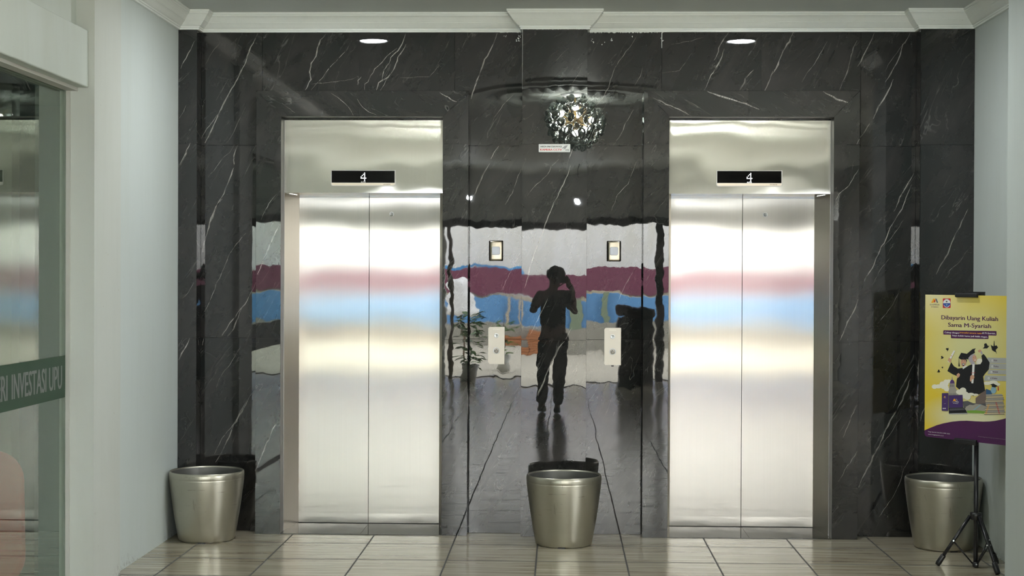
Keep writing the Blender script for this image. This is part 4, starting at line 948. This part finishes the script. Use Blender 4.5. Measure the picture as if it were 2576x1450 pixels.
# ---------------------------------------------------------------- ceiling lamps, rose and chandelier
def downlight(x, y, label):
    t = empty('ceiling_light', label, 'ceiling light', (x, y, ZC), group='round white downlights in front of the lifts')
    mb = MB(); mb.lathe([(.112, 0), (.112, -.006), (.106, -.009), (.095, -.008), (.090, -.003)], n=48); mb.build('rim', M_LAMPRIM, t)
    MB().lathe([(.0001, -.0035), (.0905, -.0035)][::-1], n=48).build('diffuser', M_LAMP, t)
    return t
downlight(-1.286, -.895, 'round white downlight in the ceiling before the left lift')
downlight(1.216, -.926, 'round white downlight in the ceiling before the right lift')

M_BULB2 = plain('hanging_bulb_glow', (1, 1, 1), .5, emit=(.93, .98, 1), es=800)
RX, RY = .10, -4.08
rose = empty('ceiling_rose', 'fluted round plaster rose on the ceiling above the chandelier', 'ceiling rose', (RX, RY, ZC))
M_ROSE = plaster('rose_plaster', (.62, .66, .62), .1, False)
mb = MB(); mb.lathe([(.93, 0), (.93, -.012), (.915, -.02), (.90, -.012), (.88, -.008), (.70, -.006), (.68, -.022), (.66, -.028), (.64, -.020), (.62, -.010), (.45, -.008)], n=96); mb.build('outer_ring', M_ROSE, rose)
mb = MB(); rows = []
for r in (.10, .18, .28, .36, .42, .45):
    rows.append([(r*math.cos(2*math.pi*j/192)*(1+(.035*abs(math.sin(j*math.pi/8)) if r > .4 else 0)), r*math.sin(2*math.pi*j/192)*(1+(.035*abs(math.sin(j*math.pi/8)) if r > .4 else 0)),
                  -.014-.030*abs(math.sin(j*math.pi/8))*min(1, r/.3)*(1 if r < .44 else .1)) for j in range(192)])
mb.grid(rows); mb.build('flutes', M_ROSE, rose)
mb = MB(); mb.lathe([(.11, -.008), (.11, -.03), (.09, -.045), (.04, -.055), (.0, -.055)], n=32); mb.build('canopy', M_LAMPRIM, rose)

CZ = 2.935
chd = empty('chandelier', 'crystal ball chandelier with bright bulbs hanging from the ceiling rose', 'chandelier', (RX+.02, RY, CZ))
MB().tube([(0, 0, .205), (0, 0, .0)], .008, 10).build('stem', M_GOLD, chd)
rnd = random.Random(11); pts = []
ga = math.pi*(3-math.sqrt(5))
for i in range(84):
    z = 1-2*(i+.5)/84; r = math.sqrt(1-z*z); a = i*ga; pts.append(Vector((r*math.cos(a), r*math.sin(a), z)))
mb = MB()
for p in pts: mb.tube([(0, 0, 0), (p.x*.245, p.y*.245, p.z*.205)], .0009, 4)
mb.build('wire_frame', M_GOLD, chd)
mb = MB(); mb.lathe([(0, -.036), (.014, -.032), (.024, -.018), (.028, 0), (.024, .018), (.014, .032), (0, .036)], n=12); cr0 = mb.build('crystal', M_CRYSTAL, chd)
for i, p in enumerate(pts):
    c = cr0 if i == 0 else cr0.copy()
    if i: COL.objects.link(c); c.parent = chd
    c.location = (p.x*.248, p.y*.248, p.z*.212); k = rnd.uniform(.75, 1.35); c.scale = (k, k, k*rnd.uniform(.8, 1.1)*(1.5 if p.z < -.35 else 1))
    c.rotation_euler = (rnd.uniform(-.5, .5), rnd.uniform(-.5, .5), rnd.uniform(0, 3))
mb = MB(); mb.lathe([(0, -.026), (.015, -.020), (.024, -.006), (.024, .006), (.015, .020), (0, .026)], n=16); b0 = mb.build('bulb', M_BULB, chd)
for i, (x, y, z) in enumerate(((-.13, .05, .05), (.02, -.12, .06), (.14, .05, .03), (-.09, -.05, -.07), (.07, .09, -.08), (.0, .02, -.11), (-.15, -.03, -.03), (.12, -.08, -.02), (0, .1, .1))):
    b = b0 if i == 0 else b0.copy()
    if i: COL.objects.link(b); b.parent = chd
    b.location = (x, y, z)

for x, nm in ((-1.30, 'small bright bulb hanging near the lobby front, mirrored at the left call plates'), (.24, 'small bright bulb hanging near the lobby front, mirrored in the middle marble')):
    t = empty('hanging_bulb', nm, 'light bulb', (x, -12.2, 2.70))
    MB().tube([(0, 0, .03), (0, 0, .49)], .004, 8).build('cord', M_BLACK, t)
    MB().lathe([(.0, .07), (.018, .07), (.018, .03), (.014, .022)][::-1], n=16).build('socket', M_BLACK, t)
    MB().lathe([(0, -.036), (.02, -.030), (.034, -.012), (.036, 0), (.030, .016), (.015, .028)], n=20).build('glass_bulb', M_BULB2, t)

# ---------------------------------------------------------------- the photographer, seen mirrored in the marble
M_SKIN = plain('skin', (.20, .105, .07), .5); M_SHIRT = plain('black_shirt', (.012, .012, .014), .8); M_TROU = plain('dark_trousers', (.016, .017, .02), .8)
M_SHOE = plain('dark_shoes', (.012, .012, .012), .6); M_HAIR = plain('black_hair', (.008, .007, .007), .6); M_CAMB = plain('camera_black', (.012, .012, .012), .4); M_LENSG = plain('lens_glass', (.01, .01, .02), .05)
def skin(name, joints, edges, mat, parent, root=0, sub=2):
    me = bpy.data.meshes.new(name); me.from_pydata([j[0] for j in joints], edges, []); me.materials.append(mat)
    o = bpy.data.objects.new(name, me); COL.objects.link(o); o.parent = parent
    bm = bmesh.new(); bm.from_mesh(me); bm.verts.layers.skin.verify(); bm.to_mesh(me); bm.free()
    for i, j in enumerate(joints):
        r = j[1]; me.skin_vertices[0].data[i].radius = r if isinstance(r, tuple) else (r, r)
        me.skin_vertices[0].data[i].use_root = (i == root)
    sk = o.modifiers.new('skin', 'SKIN'); sk.use_smooth_shade = True
    ss = o.modifiers.new('sub', 'SUBSURF'); ss.levels = sub; ss.render_levels = sub
    return o
pe = empty('person', 'person in dark clothes holding a camera to the face, mirrored in the middle marble', 'person', (-.10, -9.42, 0))
J = [((0, 0, .93), (.15, .10)), ((0, 0, 1.06), (.14, .10)), ((0, .01, 1.22), (.155, .11)), ((0, 0, 1.36), (.15, .10)), ((0, 0, 1.44), (.075, .07)), ((.01, .01, 1.50), .055), ((.025, .03, 1.55), (.07, .08)), ((.03, .035, 1.62), (.078, .095)), ((.03, .03, 1.685), (.062, .075)),
     # arms: shoulder, elbow, wrist, palm
     ((-.17, 0, 1.37), .060), ((-.255, .06, 1.17), .044), ((-.09, .19, 1.44), .030), ((.03, .20, 1.505), (.036, .022)),
     ((.17, 0, 1.37), .060), ((.275, .05, 1.17), .044), ((.225, .15, 1.46), .030), ((.19, .155, 1.545), (.036, .022)),
     # legs
     ((-.085, 0, .86), .095), ((-.11, .03, .50), .062), ((-.135, 0, .10), .042), ((-.145, .10, .045), .040),
     ((.085, 0, .86), .095), ((.085, .03, .50), .062), ((.06, 0, .10), .042), ((.07, .10, .045), .040)]
E_ = [(0, 1), (1, 2), (2, 3), (3, 4), (4, 5), (5, 6), (6, 7), (7, 8), (3, 9), (9, 10), (10, 11), (11, 12), (3, 13), (13, 14), (14, 15), (15, 16), (0, 17), (17, 18), (18, 19), (19, 20), (0, 21), (21, 22), (22, 23), (23, 24)]
def finger(base, pts, r0):
    k = base
    for i, p in enumerate(pts):
        J.append((p, r0*(1-.12*i))); E_.append((k, len(J)-1)); k = len(J)-1
for i in range(4):      # right hand closes on the grip, fingers in front
    z = 1.60-.019*i; finger(16, [(.178, .19, z), (.168, .212+.003*(i == 1), z), (.150, .208, z-.003)], .0088)
finger(16, [(.185, .135, 1.60), (.165, .118, 1.625), (.150, .115, 1.63)], .010)
for i in range(4):      # left hand cups the lens from below
    y = .165+.018*i; finger(12, [(.085, y, 1.512), (.132, y, 1.535), (.145, y, 1.565-.004*i)], .0088)
finger(12, [(.03, .165, 1.53), (.045, .155, 1.565), (.055, .158, 1.59)], .010)
J.append(((.03, .135, 1.605), .012)); E_.append((7, len(J)-1))        # nose
for sx in (-1, 1): J.append(((.03+sx*.085, .02, 1.61), (.010, .02))); E_.append((7, len(J)-1))     # ears
skin('body', J, E_, M_SKIN, pe)
for sx in (-1, 1):
    MB().lathe([(0, -.010), (.010, -.006), (.012, 0), (.010, .006), (0, .010)], (.03+sx*.032, .112, 1.628), n=12).build('eye', M_PAPER, pe)
MB().prism(rrect(.008, .052, 1.552, 1.560, .003), .112, .118).build('mouth', M_REDINK, pe)
skin('shirt', [((0, 0, .90), (.165, .118)), ((0, 0, 1.06), (.158, .115)), ((0, .01, 1.22), (.172, .125)), ((0, 0, 1.36), (.160, .112)), ((0, -.01, 1.44), (.10, .085)), ((-.17, 0, 1.37), .076), ((-.235, .045, 1.22), .066), ((.17, 0, 1.37), .076), ((.25, .035, 1.22), .066)],
     [(0, 1), (1, 2), (2, 3), (3, 4), (3, 5), (5, 6), (3, 7), (7, 8)], M_SHIRT, pe)
skin('trousers', [((0, 0, .95), (.158, .112)), ((-.088, 0, .84), .112), ((-.115, .03, .50), .088), ((-.135, 0, .09), .072), ((.088, 0, .84), .112), ((.090, .03, .50), .088), ((.062, 0, .09), .072)],
     [(0, 1), (1, 2), (2, 3), (0, 4), (4, 5), (5, 6)], M_TROU, pe)
for x in (-.138, .065): skin('shoe', [((x, -.05, .050), .052), ((x, .05, .048), (.055, .050)), ((x, .17, .036), (.052, .036))], [(0, 1), (1, 2)], M_SHOE, pe)
mb = MB(); rows = []
for a, r in ((-.75, .090), (-.35, .108), (0, .114), (.35, .110), (.7, .096), (1.05, .066), (1.4, .02)):
    rows.append([(.03+math.cos(q*math.pi/12)*r*.98, .018+math.sin(q*math.pi/12)*r*1.02, 1.655+.085*math.sin(a)) for q in range(24)])
mb.grid(rows, cap0=True, cap1=True); mb.build('hair', M_HAIR, pe)
cm_ = empty('photo_camera', 'black photo camera held up by the mirrored person', 'camera', (0, -9.29, 1.587))
MB().prism(rrect(-.070, .070, -.050, .036, .012), -.035, .030).build('camera_body', M_CAMB, cm_, bevel=.004)
MB().prism([(-.028, .036), (.028, .036), (.018, .056), (-.018, .056)], -.02, .028).build('viewfinder_hump', M_CAMB, cm_)
mb = MB(); mb.grid([[(r*math.cos(q*math.pi/16), y, r*math.sin(q*math.pi/16)) for q in range(32)] for y, r in ((.03, .034), (.05, .037), (.078, .036), (.083, .033), (.078, .030))][::-1]); mb.build('lens', M_CAMB, cm_)
mb = MB(); mb.grid([[(r*math.cos(q*math.pi/16), y, r*math.sin(q*math.pi/16)) for q in range(32)] for y, r in ((.070, .030), (.073, .015), (.074, .0005))][::-1]); mb.build('front_glass', M_LENSG, cm_)

# ---------------------------------------------------------------- what stands behind the camera and shows mirrored
M_GROUND = plaster('beige_concrete_ground', (.42, .39, .32), .5, False, .8)  # beige concrete of the yard
mb = MB(); mb.box(-40, 40, -60, -14.72, -.12, -.02); mb.box(4.4, 40, -14.72, 10, -.12, -.02); struct(mb.build('ground', M_GROUND))
M_FAC = plaster('weathered_facade', (.78, .775, .75), .8, False, .8)
struct(MB().box(-30, 30, -29.3, -28.6, 0, 9).build('wall_opposite', M_FAC))
M_TARPM = plain('maroon_sheet', (.155, .040, .075), .8); M_TARPB = plain('blue_sheet', (.10, .27, .52), .7); M_TARPL = plain('sky_blue_edge', (.10, .38, .75), .7)
M_POST = plain('buff_post', (.42, .36, .26), .7); M_OLIVE = plain('grey_green_cloth', (.18, .23, .15), .8); M_LOWW = plaster('low_wall_concrete', (.27, .26, .22), .6, False, .8)
def sheet_wave(x0, x1, z0, z1, y, amp, n=60):
    mb = MB(); r0 = [(x0+(x1-x0)*i/n, y+amp*math.sin(i*1.3), z0+.03*math.sin(i*.5)) for i in range(n+1)]; r1 = [(x, yy+.02, z1+.02*math.sin(i*.31)) for i, (x, yy, z) in enumerate(r0)]
    mb.grid([r0, r1], closed=False); mb.grid([[(x, yy-.01, z) for x, yy, z in r0], [(x, yy-.01, z) for x, yy, z in r1]][::-1], closed=False); return mb
aw = sheet_wave(-12, 12, 1.16, 1.74, -27.2, .05).build('banner', M_TARPM); aw['label'] = 'long maroon banner above the blue sheeting, mirrored in the marble'; aw['category'] = 'banner'
aw = sheet_wave(-12, 12, .44, 1.09, -27.15, .05).build('fence_sheet', M_TARPB); aw['label'] = 'long blue fence sheeting across the yard, mirrored in the marble'; aw['category'] = 'fence'
aw = sheet_wave(-12, -.9, 1.74, 1.83, -27.33, .04).build('awning_edge', M_TARPL); aw['label'] = 'thin bright blue strip above the maroon banner, mirrored left of the middle'; aw['category'] = 'awning'
struct(MB().box(-12, 12, -27.1, -26.8, -.02, .43).build('wall_yard_low', M_LOWW))
struct(MB().box(-12, 12, -27.3, -27.22, 1.09, 1.16).build('trim_12', M_POST))
for i, (x, w, m1, z1) in enumerate(((-1.28, .07, M_POST, 1.1), (-.95, .05, M_POST, 1.1), (.35, .34, M_OLIVE, 1.12), (1.08, .13, M_OLIVE, 1.12))):
    o = MB().box(x-w/2, x+w/2, -27.06, -26.99, .0, z1).build('fence_post' if i < 2 else 'hanging_cloth', m1)
    o['label'] = ['slim buff fence post left of the mirrored person', 'slimmer buff fence post nearer the mirrored person', 'wide grey green cloth strip on the blue fence, right of the mirrored person', 'narrow grey green strip on the blue fence, further right'][i]
    o['category'] = 'post' if i < 2 else 'cloth'
for i, (x, z) in enumerate(((-1.05, -.02), (-.50, -.02))):
    t = MB()
    for k in range(3 if i == 0 else 6): t.box(x-.28, x+.28, -26.75, -26.4, z+k*.07+.003, z+k*.07+.067)
    o = t.build('brick_pile', plain('orange_brick', (.34, .13, .05), .9)); o['label'] = ['low pile of orange bricks by the yard wall, further left', 'taller pile of orange bricks beside the mirrored person'][i]; o['category'] = 'bricks'
# porch posts at the lobby front
M_PIPE = plain('brown_pipe', (.10, .065, .035), .6); M_DKCOL = plain('dark_post', (.015, .014, .013), .5)
o = MB().tube([(-1.70, -14.2, 0), (-1.69, -14.2, 1.2), (-1.72, -14.2, 2.46)], .035).build('drain_pipe', M_PIPE); o['label'] = 'brown drain pipe at the lobby front, mirrored beside the left lift'; o['category'] = 'pipe'
o = MB().box(-1.95, -1.79, -14.28, -14.12, 0, 2.46).build('lobby_post', M_BEAM); o['label'] = 'pale square post behind the brown drain pipe'; o['category'] = 'post'
o = MB().box(1.46, 1.58, -14.28, -14.16, 0, 2.46).build('lobby_post', M_DKCOL); o['label'] = 'dark square post at the lobby front, mirrored beside the right lift'; o['category'] = 'post'
# dark desk with a maroon cloth
t = empty('desk', 'dark desk under a maroon cloth, mirrored behind the right call plate', 'desk', (1.12, -13.8, 0))
MB().box(-.25, .27, -.22, .22, 0, .92).build('desk_body', M_DKCOL, t, bevel=.01)
M_MCL = plain('maroon_cloth', (.022, .010, .012), .95); mb = cushion(.56, .50, .17, .1); mb.v = [(x+.01, y, z+.925+.02*math.sin(x*21)) for x, y, z in mb.v]; mb.build('cloth', M_MCL, t)
# leafy pots at both ends of the opening
M_LEAF = plain('leaf_green', (.10, .24, .03), .5); M_CLAY = plain('plant_pot_white', (.55, .55, .5), .5)
def plant(x, y, h, n, label, seed):
    t = empty('potted_plant', label, 'plant', (x, y, 0)); r = random.Random(seed)
    MB().lathe([(0, 0), (.10, 0), (.14, .24), (.125, .24), (.12, .20), (0, .20)], n=20).build('pot', M_CLAY, t)
    mb = MB()
    for i in range(n):
        a = r.uniform(0, 6.28); l = r.uniform(.14, .26); z0 = .2+(h-.35)*r.random(); rr = r.uniform(.0, .08)
        u = Vector((math.cos(a), math.sin(a), r.uniform(-.1, .7))).normalized(); s_ = Vector((-math.sin(a), math.cos(a), 0)); p = Vector((rr*math.cos(a), rr*math.sin(a), z0)); w = l*.17
        q = [p, p+u*l*.35+s_*w-Vector((0, 0, .01)), p+u*l*.7+s_*w*.8-Vector((0, 0, .02)), p+u*l-Vector((0, 0, .06)), p+u*l*.7-s_*w*.8-Vector((0, 0, .02)), p+u*l*.35-s_*w-Vector((0, 0, .01))]
        mb.face(q); mb.face([v-Vector((0, 0, .002)) for v in q][::-1])
    mb.build('foliage', M_LEAF, t); MB().tube([(0, 0, .2), (.02, 0, h*.6), (0, .01, h-.1)], .008, 6).build('stem', M_PIPE, t)
plant(-1.42, -14.0, 1.15, 90, 'leafy green plant in a white pot, mirrored beside the left lift', 4)
plant(1.90, -13.95, 1.25, 90, 'leafy green plant in a white pot, mirrored beside the right lift', 5)
plant(-.98, -16.5, 1.0, 40, 'thin young plant out in the yard, mirrored behind the left call plate', 6)
# white cloth canopy folded in the yard
mb = MB(); rows = []
for i in range(9):
    z = .86+.66*i/8; w = .30-.17*(i/8)+.04*math.sin(i*2.1); rows.append([(-1.83+w*math.cos(q*math.pi/10)*(1+.12*math.sin(3*q))-.12*(i/8), -19+.2*math.sin(q*math.pi/10), z+.03*math.sin(q*1.7)) for q in range(20)])
o = mb.grid(rows, cap0=True, cap1=True).build('parasol', plain('white_canvas', (.80, .80, .80), .8)); o['label'] = 'folded white canvas parasol in the yard, mirrored beside the left lift'; o['category'] = 'parasol'
pp = MB().tube([(-1.83, -19, -.02), (-1.83, -19, .95)], .02).build('pole', M_PIPE, o)
